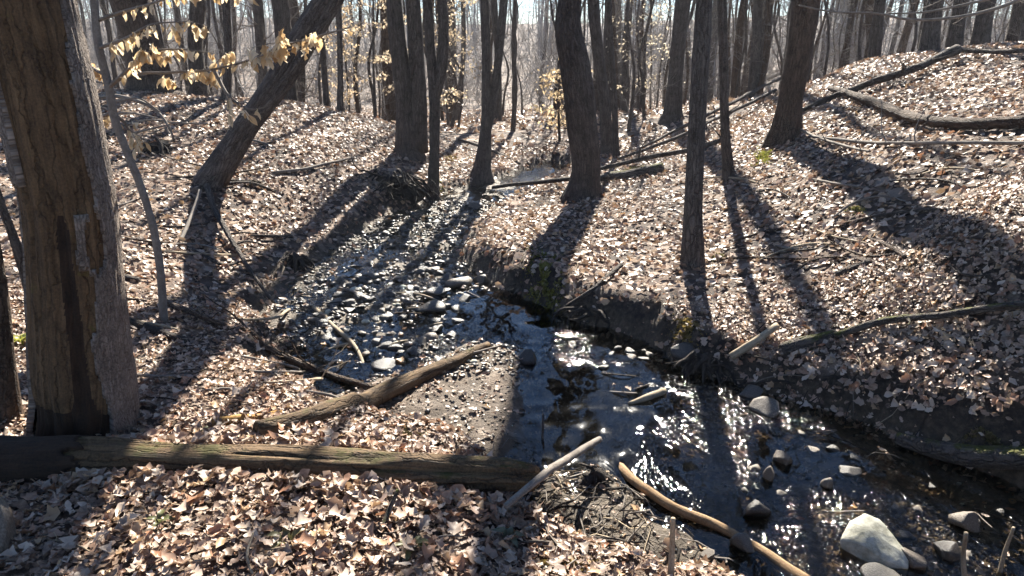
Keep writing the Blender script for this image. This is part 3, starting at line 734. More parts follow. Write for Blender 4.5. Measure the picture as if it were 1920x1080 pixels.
for c in range(5): grow(mbc, W[-1 - (c % 3)]*1.0, (rs.normal(), rs.normal(), .5), 1.6, .04, 1, rs=rs, sub=3)
add('crown', mbc.mesh('crown', M['bark_twig'], base), root)

# ------------------------------------------------------------------ fallen logs, branches and sticks
def stick(name, label, pts, matk, cat='branch', seg=10, n=None, relief=.12, lift=.4, twigs=0, group=None, ys=None):
    """pts: (u, v, width px[, height above ground]) along the piece as it lies"""
    W, R = [], []
    for k, t in enumerate(pts):
        q = G(t[0], t[1], t[3] if len(t) > 3 else 0.0) if ys is None else P(t[0], t[1], ys[k])
        r = pxr(t[2], q); W.append(q+np.array([0, 0, lift*r if ys is None else 0])); R.append(r)
    W = np.array(W); base = W.mean(0); base[2] = W[:, 2].min()
    sd = int(abs(pts[0][0]*7+pts[0][1]*13)) % 997
    L = np.linalg.norm(np.diff(W, axis=0), axis=1).sum(); rm = float(np.mean(R))
    path, rad = spline(W, R, n or int(np.clip(L/(rm*1.2), 10, 140)))
    path += np.stack([fbm(np.linspace(0, L*2.5, len(path)), 0, s=sd+k) for k in range(3)], 1)*rm*.45
    path[:, 2] = np.maximum(path[:, 2], hq(path[:, 0], path[:, 1])+rad*.15)
    mb = MB(); mb.tube(path, rad, seg, bark_disp(1/max(.012, .5*rm), relief*rm, sd), seed=sd*.1)
    rs = np.random.default_rng(sd)
    if not twigs:
        return tag(add(name, mb.mesh(name, M[matk], base), None, base), label, cat, group)
    root = empty(name, base, label, cat, group)
    add('stem', mb.mesh('stem', M[matk], base), root)
    for k in range(twigs):
        i_ = int(rs.integers(len(path)//5, len(path)-1)); d = rs.normal(0, 1, 3); d[2] = abs(d[2])*.6+.1
        tb = MB(); grow(tb, path[i_], d, rs.uniform(.12, .4)*min(2, L*.6), rad[i_]*.45, 1, rs=rs, sub=2)
        add('twig', tb.mesh('twig', M[matk], base), root)
    return root

# foreground log: bare wood with dark bark left on one end
def big_log():
    pts = [(-60, 868, 88), (60, 866, 84), (160, 860, 76), (330, 866, 70), (520, 872, 74), (720, 882, 72), (860, 888, 66), (950, 891, 62), (1000, 894, 50), (1012, 894, 26)]
    ys_ = np.linspace(2.48, 2.50, len(pts))
    W = np.array([P(u, v, y) for (u, v, w), y in zip(pts, ys_)]); R = np.array([pxr(w, q) for (u, v, w), q in zip(pts, W)])
    base = W[3].copy(); base[2] -= R[3]
    root = empty('fallen_log', base, 'long barkless log lying across the foreground below the dead trunk', 'log')
    path, rad = spline(W, R, 260)
    def dsp(th, L, Rr):
        c, s = np.cos(th), np.sin(th)
        cracks = np.clip(fbm(c*5, s*5, L*1.6, s=77)-.15, 0, 1)
        return .020*fbm(c*1.5, s*1.5, L*2.2, s=71)+.004*fbm(c*9, s*9, L*3, s=73)-.055*cracks
    mb = MB(); mb.tube(path, rad, 72, dsp, seed=8)
    add('trunk', mb.mesh('trunk', M['log_wood'], base), root)
    # leftover bark on the left end and along the underside
    Vt = np.concatenate(mb.V)[:260*72].reshape(260, 72, 3); cen = path[:, None]; d = Vt-cen; d /= np.linalg.norm(d, axis=2)[:, :, None]
    X = path[:, 0][:, None]; TH = np.repeat(np.linspace(0, 2*np.pi, 72, endpoint=False)[None], 260, 0)
    rg = fbm(np.cos(TH)*3, np.sin(TH)*3, X*5, s=91)
    xe = P(150, 860, 2.48)[0]; under = d[:, :, 2] < -.45+.35*rg
    mk = (X < xe+.13*rg) | (under & (X < P(600, 870, 2.48)[0]+.3*rg))
    Vo = cen+d*(rad[:, None, None]+.012+.006*fbm(np.cos(TH)*5, np.sin(TH)*5, X*12, s=92)[:, :, None])
    ii = np.arange(259)[:, None]; jj = np.arange(72)[None]; jn = (jj+1) % 72
    qa = np.stack([ii*72+jj, ii*72+jn, (ii+1)*72+jn, (ii+1)*72+jj], 2)
    f = mk[:-1] & mk[1:] & mk[:-1][:, (np.arange(72)+1) % 72] & mk[1:][:, (np.arange(72)+1) % 72]
    Q = [qa[f]]; off = 260*72
    up_ = np.zeros_like(f); up_[:-1] = f[1:]; dn = np.zeros_like(f); dn[1:] = f[:-1]
    for nb, (e0, e1) in ((up_, (2, 3)), (dn, (0, 1)), (np.roll(f, 1, 1), (3, 0)), (np.roll(f, -1, 1), (1, 2))):
        e = qa[f & ~nb]; Q.append(np.stack([e[:, e0], e[:, e0]+off, e[:, e1]+off, e[:, e1]], 1))
    Q = np.concatenate(Q); VV = np.concatenate([Vo.reshape(-1, 3), (cen+d*(rad[:, None, None]-.03)).reshape(-1, 3)])
    BB = np.concatenate([np.concatenate(mb.B)[:off]]*2); us = np.unique(Q); re = np.zeros(len(VV), int); re[us] = np.arange(len(us))
    o = add('bark', make_mesh('bark', VV[us]-base, re[Q], M['rot_wood'], attrs={'bark': BB[us]}), root); o['label'] = 'dark leftover bark on the left end'
big_log()
stick('fallen_log', 'grey brown log slanting from the foreground log up to the gravel bar tip', [(490, 822, 44), (600, 786, 42), (740, 738, 36), (830, 694, 24), (915, 652, 15)], 'log_wood', 'log', seg=28, relief=.1, lift=.55)
stick('rotten_wood', 'short orange rotten wood piece on the leaves above the foreground log', [(398, 802, 24), (450, 794, 24), (530, 776, 15)], 'orange_wood', 'wood', seg=18, relief=.3)
stick('fallen_branch', 'thin dark branch running down from the beech sapling to the slanting log', [(305, 566, 11, .03), (400, 605, 13, .04), (520, 665, 14, .05), (600, 698, 12, .05), (700, 728, 9, .04)], 'bark_brown', seg=10, twigs=3)
stick('fallen_branch', 'short dark branch between the thin long one and the slanting log', [(525, 712, 10), (580, 704, 12, .03), (650, 712, 10, .04), (722, 738, 7, .02)], 'bark_dark', twigs=2)
stick('fallen_branch', 'dark rotting branch on the leaves right of the dead trunk', [(232, 608, 20), (290, 625, 20), (352, 645, 12)], 'root_dark', seg=14)
stick('fallen_branch', 'stubby dark stick poking out from behind the dead trunk', [(205, 518, 14), (262, 530, 11)], 'bark_dark')
stick('curved_stick', 'pale curved stick standing on the gravel left of the pool', [(588, 576, 7), (625, 612, 8, .03), (668, 655, 8, .03), (690, 706, 8)], 'stick_pale', 'stick')
stick('driftwood_branch', 'pale branch bridging the end of the foreground log and the water', [(948, 952, 11), (1015, 894, 15), (1070, 858, 15), (1124, 824, 12)], 'bark_twig', seg=14, ys=[2.24, 2.40, 2.72, 3.12])
stick('long_branch', 'long bare tan branch reaching from the debris into the bottom edge', [(1146, 866, 16, .05), (1212, 922, 17, .06), (1270, 958, 18, .07), (1345, 990, 20, .07), (1420, 1032, 22, .06), (1520, 1095, 26, .05)], 'stick_tan', seg=18, relief=.14)
stick('upright_stick', 'thin bare stick standing at the end of the foreground log', [(1016, 892, 5), (1017, 840, 4.5, .06), (1019, 776, 4, .22)], 'bark_dark', 'stick', seg=6)
stick('fallen_stick', 'straight dark stick propped on the undercut bank above the pool', [(1038, 592, 6, .04), (1100, 552, 8, .08), (1165, 498, 9, .05)], 'bark_dark', 'stick')
stick('fallen_stick', 'thin stick lying across the top of the pool', [(875, 548, 4, .05), (960, 590, 4, .06), (1040, 628, 4, .05), (1095, 634, 4, .03)], 'bark_twig', 'stick', seg=6)
stick('driftwood_piece', 'short pale driftwood piece pointing into the riffle below the right bank', [(1180, 760, 7, .03), (1215, 748, 13, .05), (1246, 736, 13, .05)], 'stick_pale', 'stick')
stick('fallen_stick', 'broken pale stick leaning on the mossy roots of the right bank', [(1372, 672, 16, .03), (1412, 645, 15, .06), (1455, 612, 13, .08)], 'stick_pale', 'stick', twigs=1)
stick('fallen_branch', 'dark branch with mossy end lying along the right bank', [(1565, 634, 13, .02), (1650, 606, 14, .05), (1780, 593, 14, .06), (1935, 574, 17, .05)], 'bark_mossy', twigs=2)
stick('mossy_root', 'mossy log end between the broken stick and the mossy branch', [(1465, 665, 26), (1500, 655, 30), (1565, 632, 20)], 'bark_mossy', 'root', seg=16)
stick('curved_log', 'curved brown log sagging across the right slope', [(1556, 168, 10, .05), (1620, 186, 14, .06), (1690, 216, 18, .05), (1760, 233, 20, .05), (1850, 236, 22, .05), (1960, 228, 25, .05)], 'bark_brown', 'log', seg=18)
stick('fallen_branch', 'long dark branch slanting down the right hilltop', [(1796, 98, 20, .12), (1760, 112, 15, .1), (1690, 140, 14, .1), (1610, 166, 12, .06), (1545, 190, 10, .04), (1500, 210, 8, .03)], 'bark_dark', twigs=3)
stick('fallen_branch', 'thin dark branch level with the skyline beyond the slanting one', [(1800, 96, 10, .1), (1850, 99, 8, .08), (1930, 97, 8, .06)], 'bark_dark')
stick('long_stick', 'long thin stick lying level across the right slope below the curved log', [(1518, 256, 5, .04), (1600, 266, 7, .05), (1740, 270, 7, .05), (1930, 269, 8, .05)], 'bark_twig', 'stick', twigs=2)
stick('fallen_stick', 'thin stick crossing under the long level one near the brown leaning trunk', [(1480, 235, 4, .06), (1560, 268, 5, .05), (1630, 285, 5, .03)], 'bark_twig', 'stick', twigs=2)
stick('fallen_stick', 'dark stick half buried in leaves in the middle of the right slope', [(1565, 520, 13), (1595, 508, 13), (1632, 492, 8)], 'bark_dark', 'stick')
stick('fallen_stick', 'bent dark stick above the half buried one on the right slope', [(1625, 448, 6), (1665, 462, 8, .03), (1698, 484, 9, .02)], 'bark_brown', 'stick')
stick('fallen_branch', 'low dark branch lying in the leaves below the broad tree shadow', [(1578, 424, 8), (1650, 408, 10), (1740, 396, 10), (1830, 392, 8)], 'bark_dark')
stick('fallen_stick', 'thin straight stick lying level right of the slim grey trunk', [(1320, 488, 4), (1400, 484, 5, .02), (1500, 486, 4, .02), (1580, 482, 3)], 'bark_brown', 'stick', seg=6)
stick('fallen_log', 'dark log lying across the head of the stream', [(925, 352, 6, .06), (1000, 344, 8, .10), (1075, 337, 10, .10), (1140, 335, 12, .08)], 'bark_dark', 'log')
stick('mossy_log', 'thick mossy log right of the furrowed trunk', [(1128, 340, 20), (1180, 334, 24), (1245, 322, 22)], 'bark_mossy', 'log', seg=20)
stick('fallen_pole', 'long dark pole lying up the slope behind the mossy log', [(1125, 318, 8, .1), (1200, 300, 9, .15), (1290, 284, 9, .15), (1370, 258, 8, .1)], 'bark_dark', 'pole', twigs=2)
stick('fallen_pole', 'thin grey pole slanting up to the brown leaning trunk', [(1160, 300, 6, .1), (1260, 262, 7, .2), (1360, 215, 7, .2), (1455, 170, 6, .1)], 'bark_grey', 'pole', twigs=2)
stick('fallen_pole', 'higher thin pole slanting across the slope towards the hilltop', [(1200, 280, 5, .1), (1310, 225, 6, .2), (1440, 148, 6, .2)], 'bark_grey', 'pole')
stick('fallen_branch', 'crooked dark branch dropping from the leaning pair to the stream', [(388, 352, 12, .05), (408, 405, 11, .06), (440, 458, 9, .06), (478, 520, 7, .04), (512, 566, 5, .03)], 'bark_dark', twigs=1)
stick('fallen_stick', 'thin slanting stick left of the crooked dark branch', [(376, 360, 7, .15), (358, 410, 7, .08), (338, 452, 8, .02)], 'bark_twig', 'stick')
stick('fallen_stick', 'short dark stick in the shadow right of the beech sapling', [(352, 466, 7), (390, 486, 8, .02), (425, 502, 7)], 'bark_dark', 'stick')
stick('fallen_stick', 'thin dark stick on the bank behind the slim forked trunk', [(860, 262, 5, .05), (920, 282, 5, .05), (975, 308, 5, .03)], 'bark_dark', 'stick')
stick('upright_stick', 'pale bare stick poking up below the long tan branch', [(1256, 1085, 13), (1259, 1030, 11, .1), (1262, 972, 9, .22)], 'stick_pale', 'stick')
stick('dry_stem', 'left of two pale dry stems at the bottom right', [(1808, 1095, 11), (1805, 1050, 9, .1), (1811, 1000, 8, .24)], 'stick_pale', 'stem')
stick('dry_stem', 'right of two pale dry stems at the bottom right, bent at the tip', [(1868, 1095, 9), (1882, 1040, 8, .12), (1900, 990, 6, .26)], 'stick_pale', 'stem')
stick('fallen_stick', 'thin dark stick in the mud beside the long tan branch', [(1030, 965, 6, .02), (1100, 1005, 7, .03), (1185, 1045, 8, .02)], 'bark_dark', 'stick')
stick('fallen_stick', 'short mossy stick leaning in the leaves below the foreground log', [(712, 1000, 9), (728, 960, 9, .05), (746, 918, 6, .12)], 'bark_mossy', 'stick')
stick('fallen_stick', 'thin pale stick lying level in the leaves at bottom left', [(235, 1075, 6), (330, 1058, 7, .02), (420, 1046, 5, .02)], 'stick_pale', 'stick')
stick('fallen_stick', 'curved pale twig in the leaves at the bottom', [(478, 1090, 5), (464, 1045, 6, .04), (475, 1000, 4, .06)], 'stick_pale', 'stick')
stick('fallen_stick', 'pale stick lying in the leaves behind the slanting log', [(575, 735, 6, .02), (640, 752, 6, .04), (668, 775, 4)], 'bark_twig', 'stick')
stick('fallen_stick', 'dark stick lying on the near edge of the gravel bar', [(760, 858, 10, .0), (830, 855, 12, .02), (925, 868, 8, .01)], 'bark_dark', 'stick')

def loose(n, box, label, group, seed, w=(3, 7), L=(60, 190), mats=('bark_twig', 'bark_dark', 'bark_brown', 'stick_pale')):
    r = np.random.default_rng(seed)
    for k in range(n):
        u, v = r.uniform(box[0], box[2]), r.uniform(box[1], box[3]); a = r.uniform(-.6, .6)+(math.pi if r.uniform() < .5 else 0); l = r.uniform(*L); ww = r.uniform(*w)
        du, dv = math.cos(a)*l, math.sin(a)*l*.55; bend = r.normal(0, .12)*l
        stick('fallen_twig', label, [(u, v, ww), (u+du*.35-dv*.1, v+dv*.35+bend*.6, ww*.9, .025), (u+du*.7, v+dv*.7+bend*.5, ww*.75, .03), (u+du, v+dv, ww*.45, .01)], mats[int(r.integers(len(mats)))], 'twig', seg=6, group=group, twigs=int(r.integers(0, 2)))
loose(18, (240, 250, 560, 520), 'thin fallen twig on the left bank slope', 'twigs on the left bank', 1)
loose(12, (260, 560, 600, 780), 'thin fallen twig in the leaves between the dead trunk and the slanting log', 'twigs behind the log', 2, (4, 8))
loose(18, (1380, 300, 1850, 560), 'thin fallen twig on the sunny right slope', 'twigs on the right slope', 3)
loose(10, (600, 500, 860, 680), 'thin twig stranded on the gravel left of the pool', 'twigs on the gravel', 4, (3, 6), (40, 120))
loose(12, (1180, 640, 1500, 740), 'thin dark twig caught at the foot of the right bank', 'twigs at the right bank foot', 5, (3, 6), (40, 130), ('bark_dark', 'root_dark', 'bark_twig'))
loose(12, (60, 930, 920, 1060), 'thin twig in the foreground leaves below the log', 'twigs in the foreground', 6, (3, 6), (50, 150))
loose(12, (1010, 880, 1300, 1040), 'thin twig in the muddy debris beside the long tan branch', 'twigs in the mud', 7, (4, 8), (50, 130), ('bark_dark', 'root_dark', 'bark_twig', 'stick_tan'))
# ------------------------------------------------------------------ stones
_bm = bmesh.new(); bmesh.ops.create_icosphere(_bm, subdivisions=3, radius=1)
ICO_V = np.array([v.co[:] for v in _bm.verts]); ICO_F = np.array([[v.index for v in f.verts] for f in _bm.faces]); _bm.free()
_bm = bmesh.new(); bmesh.ops.create_icosphere(_bm, subdivisions=2, radius=1)
ICL_V = np.array([v.co[:] for v in _bm.verts]); ICL_F = np.array([[v.index for v in f.verts] for f in _bm.faces]); _bm.free()
def stone_mesh(sd, mk, cuts=9, low=False, rough=.09):
    r = np.random.default_rng(sd); V = (ICL_V if low else ICO_V).copy()
    for _ in range(cuts):
        n = r.normal(0, 1, 3); n /= np.linalg.norm(n); d = r.uniform(.4, .8)
        V -= np.maximum(0, V @ n-d)[:, None]*n
    V *= (1+rough*fbm(V[:, 0]*2.5, V[:, 1]*2.5, V[:, 2]*2.5, s=sd)+.015*noise(V[:, 0]*14, V[:, 1]*14, V[:, 2]*14, s=sd+1))[:, None]
    return make_mesh('stone', V, ICL_F if low else ICO_F, M[mk], smooth=True)
def stone(label, u, v, wpx, hpx, mk, sd, rot=None, lift=.0, dpt=.8, group=None, name='stone'):
    p = G(u, v+hpx*.35)
    if p[2] < WZ-.01: p = PZ(u, v+hpx*.35, WZ-.01)
    w = pxr(wpx, p); h = pxr(hpx, p)*1.15
    me = stone_mesh(sd, mk); V = np.array([x.co[:] for x in me.vertices]); e = np.abs(V).max(0)
    o = add(name, me, None, p+np.array([0, w*.2, h*.35+lift])); o.scale = (w/e[0]*.95, w/e[1]*dpt, h/e[2]); o.rotation_euler = (0, 0, (rng.uniform(-.3, .3) if rot is None else rot))
    return tag(o, label, 'stone', group)
def cream_stone():
    p = PZ(1640, 1040, WZ)
    pts = [(-.135, .05, .045), (-.075, .12, .095), (.0, .15, .115), (.05, .11, .11), (.085, .02, .075), (.118, -.06, .03), (.095, -.10, .005), (.0, -.085, .03), (-.06, -.02, .06), (-.02, .03, .105),
           (-.12, .05, -.06), (-.02, -.09, -.06), (.1, -.1, -.06), (.11, .1, -.06), (-.05, .15, -.06)]
    bm = bmesh.new()
    for q in pts: bm.verts.new(q)
    bmesh.ops.convex_hull(bm, input=bm.verts)
    bmesh.ops.triangulate(bm, faces=bm.faces)
    bmesh.ops.bevel(bm, geom=list(bm.edges), offset=.003, segments=1, affect='EDGES')
    bmesh.ops.triangulate(bm, faces=bm.faces)
    for _ in range(2): bmesh.ops.subdivide_edges(bm, edges=[e for e in bm.edges if e.calc_length() > .012], cuts=1, use_grid_fill=True)
    bmesh.ops.triangulate(bm, faces=bm.faces)
    V = np.array([v.co[:] for v in bm.verts]); bm.verts.index_update(); F = np.array([[v.index for v in f.verts] for f in bm.faces]); bm.free()
    N = V/np.linalg.norm(V, axis=1)[:, None]
    V = V*np.array([.95, .85, .92])+N*(.006*fbm(V[:, 0]*18, V[:, 1]*18, V[:, 2]*18, s=3)+.003*fbm(V[:, 0]*60, V[:, 1]*60, V[:, 2]*60, s=4))[:, None]
    tag(add('stone', make_mesh('stone', V, F, M['stone_pale']), None, p), 'large pale cream angular stone at the bottom right of the stream', 'stone')
cream_stone()
stone('smooth tan boulder cropped by the left edge below the log', -8, 985, 100, 150, 'stone_tan', 14, rot=0, name='boulder')
stone('flat grey stone at the top left of the pool', 806, 576, 66, 24, 'stone_wet', 21)
stone('angular brown stone right of the pale cream stone', 1812, 975, 56, 46, 'stone_tan', 23)
stone('rounded wet stone in the right riffle under the bank', 1595, 882, 44, 26, 'stone_grey', 24)
stone('small tan stone left of the rounded wet stone', 1552, 905, 28, 26, 'stone_tan', 25)
stone('upright oval tan stone at the shadow edge in the riffle', 1445, 888, 30, 38, 'stone_tan', 26)
stone('long tan stone in the riffle above the oval one', 1468, 858, 40, 34, 'stone_tan', 27, rot=-.6)
stone('dark blocky stone right of the cream stone at the bottom', 1775, 1030, 60, 50, 'stone_wet', 28)
stone('narrow wedge stone touching the cream stone', 1712, 1048, 56, 46, 'stone_tan', 29, rot=-.7)
stone('flat wet slab below the cream stone', 1655, 1082, 80, 26, 'stone_grey', 30)
stone('grey slab in the shadow left of the right riffle', 1418, 950, 64, 52, 'stone_wet', 31)
stone('moss tinted stone where the right bank meets the riffle', 1440, 765, 70, 34, 'stone_tan', 32)
stone('pale grey stone on the right bank foot', 1410, 735, 50, 24, 'stone_grey', 33)
stone('broad flat stone in the gravel left of the slanting log', 722, 684, 58, 18, 'stone_wet', 34)
stone('brown stone between the broad flat stone and the pool', 800, 632, 46, 26, 'stone_tan', 35)
stone('dark stone under the end of the slanting log', 985, 668, 46, 36, 'stone_wet', 36)
stone('pale stone on the near shore below the peninsula', 860, 528, 56, 22, 'stone_tan', 37)
stone('rounded pale stone at the peninsula foot', 905, 522, 36, 22, 'stone_grey', 38)
stone('wide flat dark stone under the peninsula', 818, 545, 60, 18, 'stone_wet', 39)
stone('flat grey stone at the bottom beside the long tan branch', 1395, 1020, 54, 40, 'stone_grey', 40)
stone('small brown stone in the bottom riffle', 1330, 1040, 34, 24, 'stone_tan', 41)
stone('mossy stone at the foot of the slim grey trunk bank', 1286, 655, 60, 36, 'stone_wet', 42)
stone('rounded stone at the head of the stream by the mossy bank', 890, 385, 34, 16, 'stone_grey', 43)
protos = [stone_mesh(60+k, ['stone_wet', 'stone_grey', 'stone_wet', 'stone_tan'][k % 4], 13, low=False) for k in range(8)]
def rubble(n, poly_px, label, group, s0, s1, seed):
    r = np.random.default_rng(seed); poly = np.array([PZ(u, v, WZ)[:2] for u, v in poly_px]); k = 0
    while k < n:
        x, y = r.uniform(*np.quantile(poly[:, 0], [0, 1])), r.uniform(*np.quantile(poly[:, 1], [0, 1]))
        if sdist([x], [y], poly)[0] > -.03: continue
        s = r.uniform(s0, s1)**1.0; z = hq([x], [y])[0]
        o = add('stone', protos[int(r.integers(8))], None, (x, y, max(z, WZ-.02)+s*.2)); o.scale = (s, s*r.uniform(.6, .9), s*r.uniform(.3, .55)); o.rotation_euler = (r.normal(0, .15), r.normal(0, .15), r.uniform(0, 6.28))
        tag(o, label, 'stone', group); k += 1
rubble(170, [(620, 500), (850, 480), (880, 560), (850, 650), (700, 700), (600, 640), (560, 580)], 'small wet stone among the gravel left of the pool', 'gravel stones left of the pool', .018, .085, 1)
rubble(24, [(700, 440), (860, 400), (930, 370), (850, 470), (700, 510), (640, 500)], 'small wet stone in the upper narrow stretch of the stream', 'stones of the upper stream', .03, .08, 2)
rubble(36, [(1250, 760), (1500, 780), (1750, 880), (1900, 960), (1900, 1070), (1550, 1070), (1350, 900)], 'small wet stone in the wide lower riffle', 'stones of the lower riffle', .02, .06, 3)
rubble(26, [(1000, 640), (1200, 640), (1290, 700), (1400, 760), (1250, 760), (1110, 690)], 'small wet stone at the foot of the undercut right bank', 'stones under the right bank', .02, .055, 4)
# pebbles nobody could count
def pebbles():
    n = 6000; r = np.random.default_rng(9)
    x = r.uniform(-2.4, 4.5, n*2); y = r.uniform(1.3, 10.5, n*2)
    k = sdist(x, y, CH) < .05; x, y = x[k][:n], y[k][:n]; n = len(x)
    xa, ya = r.uniform(-2.4, .3, 7000), r.uniform(4.0, 9.0, 7000); k = sdist(xa, ya, CH) < 0; x, y = np.concatenate([x, xa[k]]), np.concatenate([y, ya[k]]); big = np.concatenate([np.ones(n), np.full(k.sum(), 2.2)]); n = len(x)
    s = big*r.uniform(.004, .013, n)*(1+.9*(r.uniform(0, 1, n) > .9)); z = hq(x, y)+s*.2
    _b = bmesh.new(); bmesh.ops.create_icosphere(_b, subdivisions=1, radius=1); tv = np.array([q.co[:] for q in _b.verts]); tf = np.array([[q.index for q in f.verts] for f in _b.faces]); _b.free()
    j = r.uniform(.7, 1.2, (n, len(tv), 1)); a = r.uniform(0, 6.28, n)
    ex = np.stack([np.cos(a), np.sin(a), 0*a], 1)[:, None]; ey = np.stack([-np.sin(a), np.cos(a), 0*a], 1)[:, None]
    V = np.stack([x, y, z], 1)[:, None]+s[:, None, None]*j*(ex*tv[None, :, :1]+ey*tv[None, :, 1:2]*.75+np.array([0, 0, .55])*tv[None, :, 2:3])
    F = (tf[None]+(np.arange(n)*len(tv))[:, None, None]).reshape(-1, 3)
    fm = np.repeat(r.choice(4, n, p=[.5, .25, .2, .05]), len(tf))
    tag(add('pebbles', make_mesh('pebbles', V.reshape(-1, 3), F, [M['stone_wet'], M['stone_grey'], M['stone_tan'], M['stone_pale']], fmat=fm)), 'fine wet gravel strewn over the stream bed', 'pebbles', kind='stuff')
pebbles()

def twig_litter():
    r = np.random.default_rng(31); x, y = sample(5200, 1.4, 13); d = sdist(x, y, CH); dm = sdist(x, y, MUD)
    k = r.uniform(0, 1, len(x)) < np.clip(.18+.8*np.exp(-(d/.22)**2)+.2*(dm < .1)-.25*(d < -.3), 0.04, 1); x, y = x[k], y[k]
    xm = r.uniform(MUD[:, 0].min(), MUD[:, 0].max(), 170); ym = r.uniform(MUD[:, 1].min(), MUD[:, 1].max(), 170); k = sdist(xm, ym, MUD) < .06
    x = np.concatenate([x, xm[k]]); y = np.concatenate([y, ym[k]]); n = len(x)
    a = r.uniform(0, 6.28, n); L = r.uniform(.05, .28, n); R = r.uniform(.0015, .005, n)
    dx, dy = np.cos(a), np.sin(a); V = np.zeros((n, 4, 3, 3)); bx = np.cumsum(r.normal(0, .10, (n, 4)), 1)*L[:, None]
    for j, t in enumerate((-.5, -.15, .2, .5)):
        cx, cy = x+dx*L*t-dy*bx[:, j], y+dy*L*t+dx*bx[:, j]; cz = hq(cx, cy)+.012+R+r.uniform(0, .02, n)
        for q in range(3):
            w = 6.283*q/3; rr = R*(1.15-.5*j/3)
            V[:, j, q] = np.stack([cx-dy*rr*math.cos(w), cy+dx*rr*math.cos(w), cz+rr*math.sin(w)], 1)
    F = []
    for j in range(3):
        for q in range(3): F.append((j*3+q, j*3+(q+1) % 3, j*3+3+(q+1) % 3, j*3+3+q))
    F = (np.array(F)[None]+(np.arange(n)*12)[:, None, None]).reshape(-1, 4); V = V.reshape(-1, 3)
    fm = np.repeat(r.choice(3, n, p=[.35, .5, .15]), 9)
    tag(add('twig_litter', make_mesh('twig_litter', V, F, [M['bark_twig'], M['root_dark'], M['stick_pale']], attrs={'bark': V*2}, fmat=fm)), 'small fallen twigs strewn over leaves and mud', 'twigs', kind='stuff')
twig_litter()
def bank_roots():
    r = np.random.default_rng(41); mb = MB(); n = len(CH)
    for k in range(420):
        i = int(r.integers(n)); t = r.uniform(); p = CH[i]*(1-t)+CH[(i+1) % n]*t
        if p[1] < 1.6 or p[1] > 10: continue
        x, y = p+r.normal(0, .04, 2); nn = normals(np.array([x]), np.array([y]))[0]
        if nn[2] > .9: continue
        out = np.array([nn[0], nn[1], 0]); out /= np.linalg.norm(out)+1e-6; side = np.array([-out[1], out[0], 0])*r.normal(0, .6)
        st = np.array([x, y, hq([x], [y])[0]])-out*.06+np.array([0, 0, r.uniform(.02, .08)]); L = r.uniform(.08, .3)
        pts = [st, st+(out*.5+side*.3)*L*.5, st+(out*.6+side*.7)*L*.8+np.array([0, 0, -L*.35]), st+(out*.5+side)*L+np.array([0, 0, -L*.9])]
        q, rd = spline(pts, [.007, .006, .004, .002] if r.uniform() < .3 else [.0035, .003, .002, .001], 8); mb.tube(q, rd, 4, cap=False)
    tag(add('bank_roots', mb.mesh('bank_roots', M['root_dark'])), 'fine dark roots hanging out of the stream banks', 'roots', kind='stuff')
bank_roots()

# ------------------------------------------------------------------ root mass, brush, debris, moss
def root_mass(label, u, v, wpx, hpx, sd, nroots=26, name='root_mass'):
    p = G(u, v+hpx*.3); w, h = pxr(wpx, p), pxr(hpx, p)
    root = empty(name, p, label, 'roots')
    dn = np.abs(fbm(ICO_V[:, 0]*2.6, ICO_V[:, 1]*2.6, ICO_V[:, 2]*2.6, s=sd))
    V = ICO_V*np.array([w, w*.6, h*.8]); V *= (.55+.75*dn+.28*fbm(ICO_V[:, 0]*7, ICO_V[:, 1]*7, ICO_V[:, 2]*7, s=sd+2)+.1*noise(ICO_V[:, 0]*19, ICO_V[:, 1]*19, ICO_V[:, 2]*19, s=sd+4))[:, None]
    V += np.array([0, w*.45, h*.25])
    add('soil_clump', make_mesh('soil_clump', V, ICO_F, M['root_dark'], attrs={'bark': V*3}, smooth=False), root)
    r = np.random.default_rng(sd)
    for k in range(nroots):
        a = r.uniform(-1.5, 1.5); st = np.array([math.sin(a)*w*.75, -math.cos(a)*w*.45+w*.35, h*r.uniform(.2, 1.0)])
        d = np.array([math.sin(a)*.7, -math.cos(a)*.7, r.uniform(-.5, .15)])
        pts = [st-d*.1]
        for q in range(5): d = d+r.normal(0, .3, 3)+np.array([0, 0, -.22]); d /= np.linalg.norm(d); pts.append(pts[-1]+d*w*r.uniform(.15, .3))
        pth, rd = spline(pts, np.linspace(r.uniform(.008, .026), .004, 6), 14)
        mb = MB(); mb.tube(pth, rd, 6, seed=k); add('root', mb.mesh('root', M['root_dark'], (0, 0, 0)), root)
root_mass('dark tangled root mass below the pair of trunks on the left bank', 742, 345, 120, 100, 5, 34)
root_mass('shadowed root tangle under the left bank where the stream bends', 548, 490, 90, 50, 8, 16)
root_mass('dark root tangle at the foot of the right bank by the broken stick', 1330, 690, 120, 56, 12, 26)
root_mass('undercut rooty bank hollow below the peninsula moss', 1110, 585, 110, 40, 15, 14)
root_mass('muddy debris clump holding the long tan branch', 1120, 900, 80, 36, 18, 10, name='debris_clump')
root_mass('dark hollow full of roots under the brush on the left bank', 285, 275, 90, 44, 21, 10, name='root_hollow')
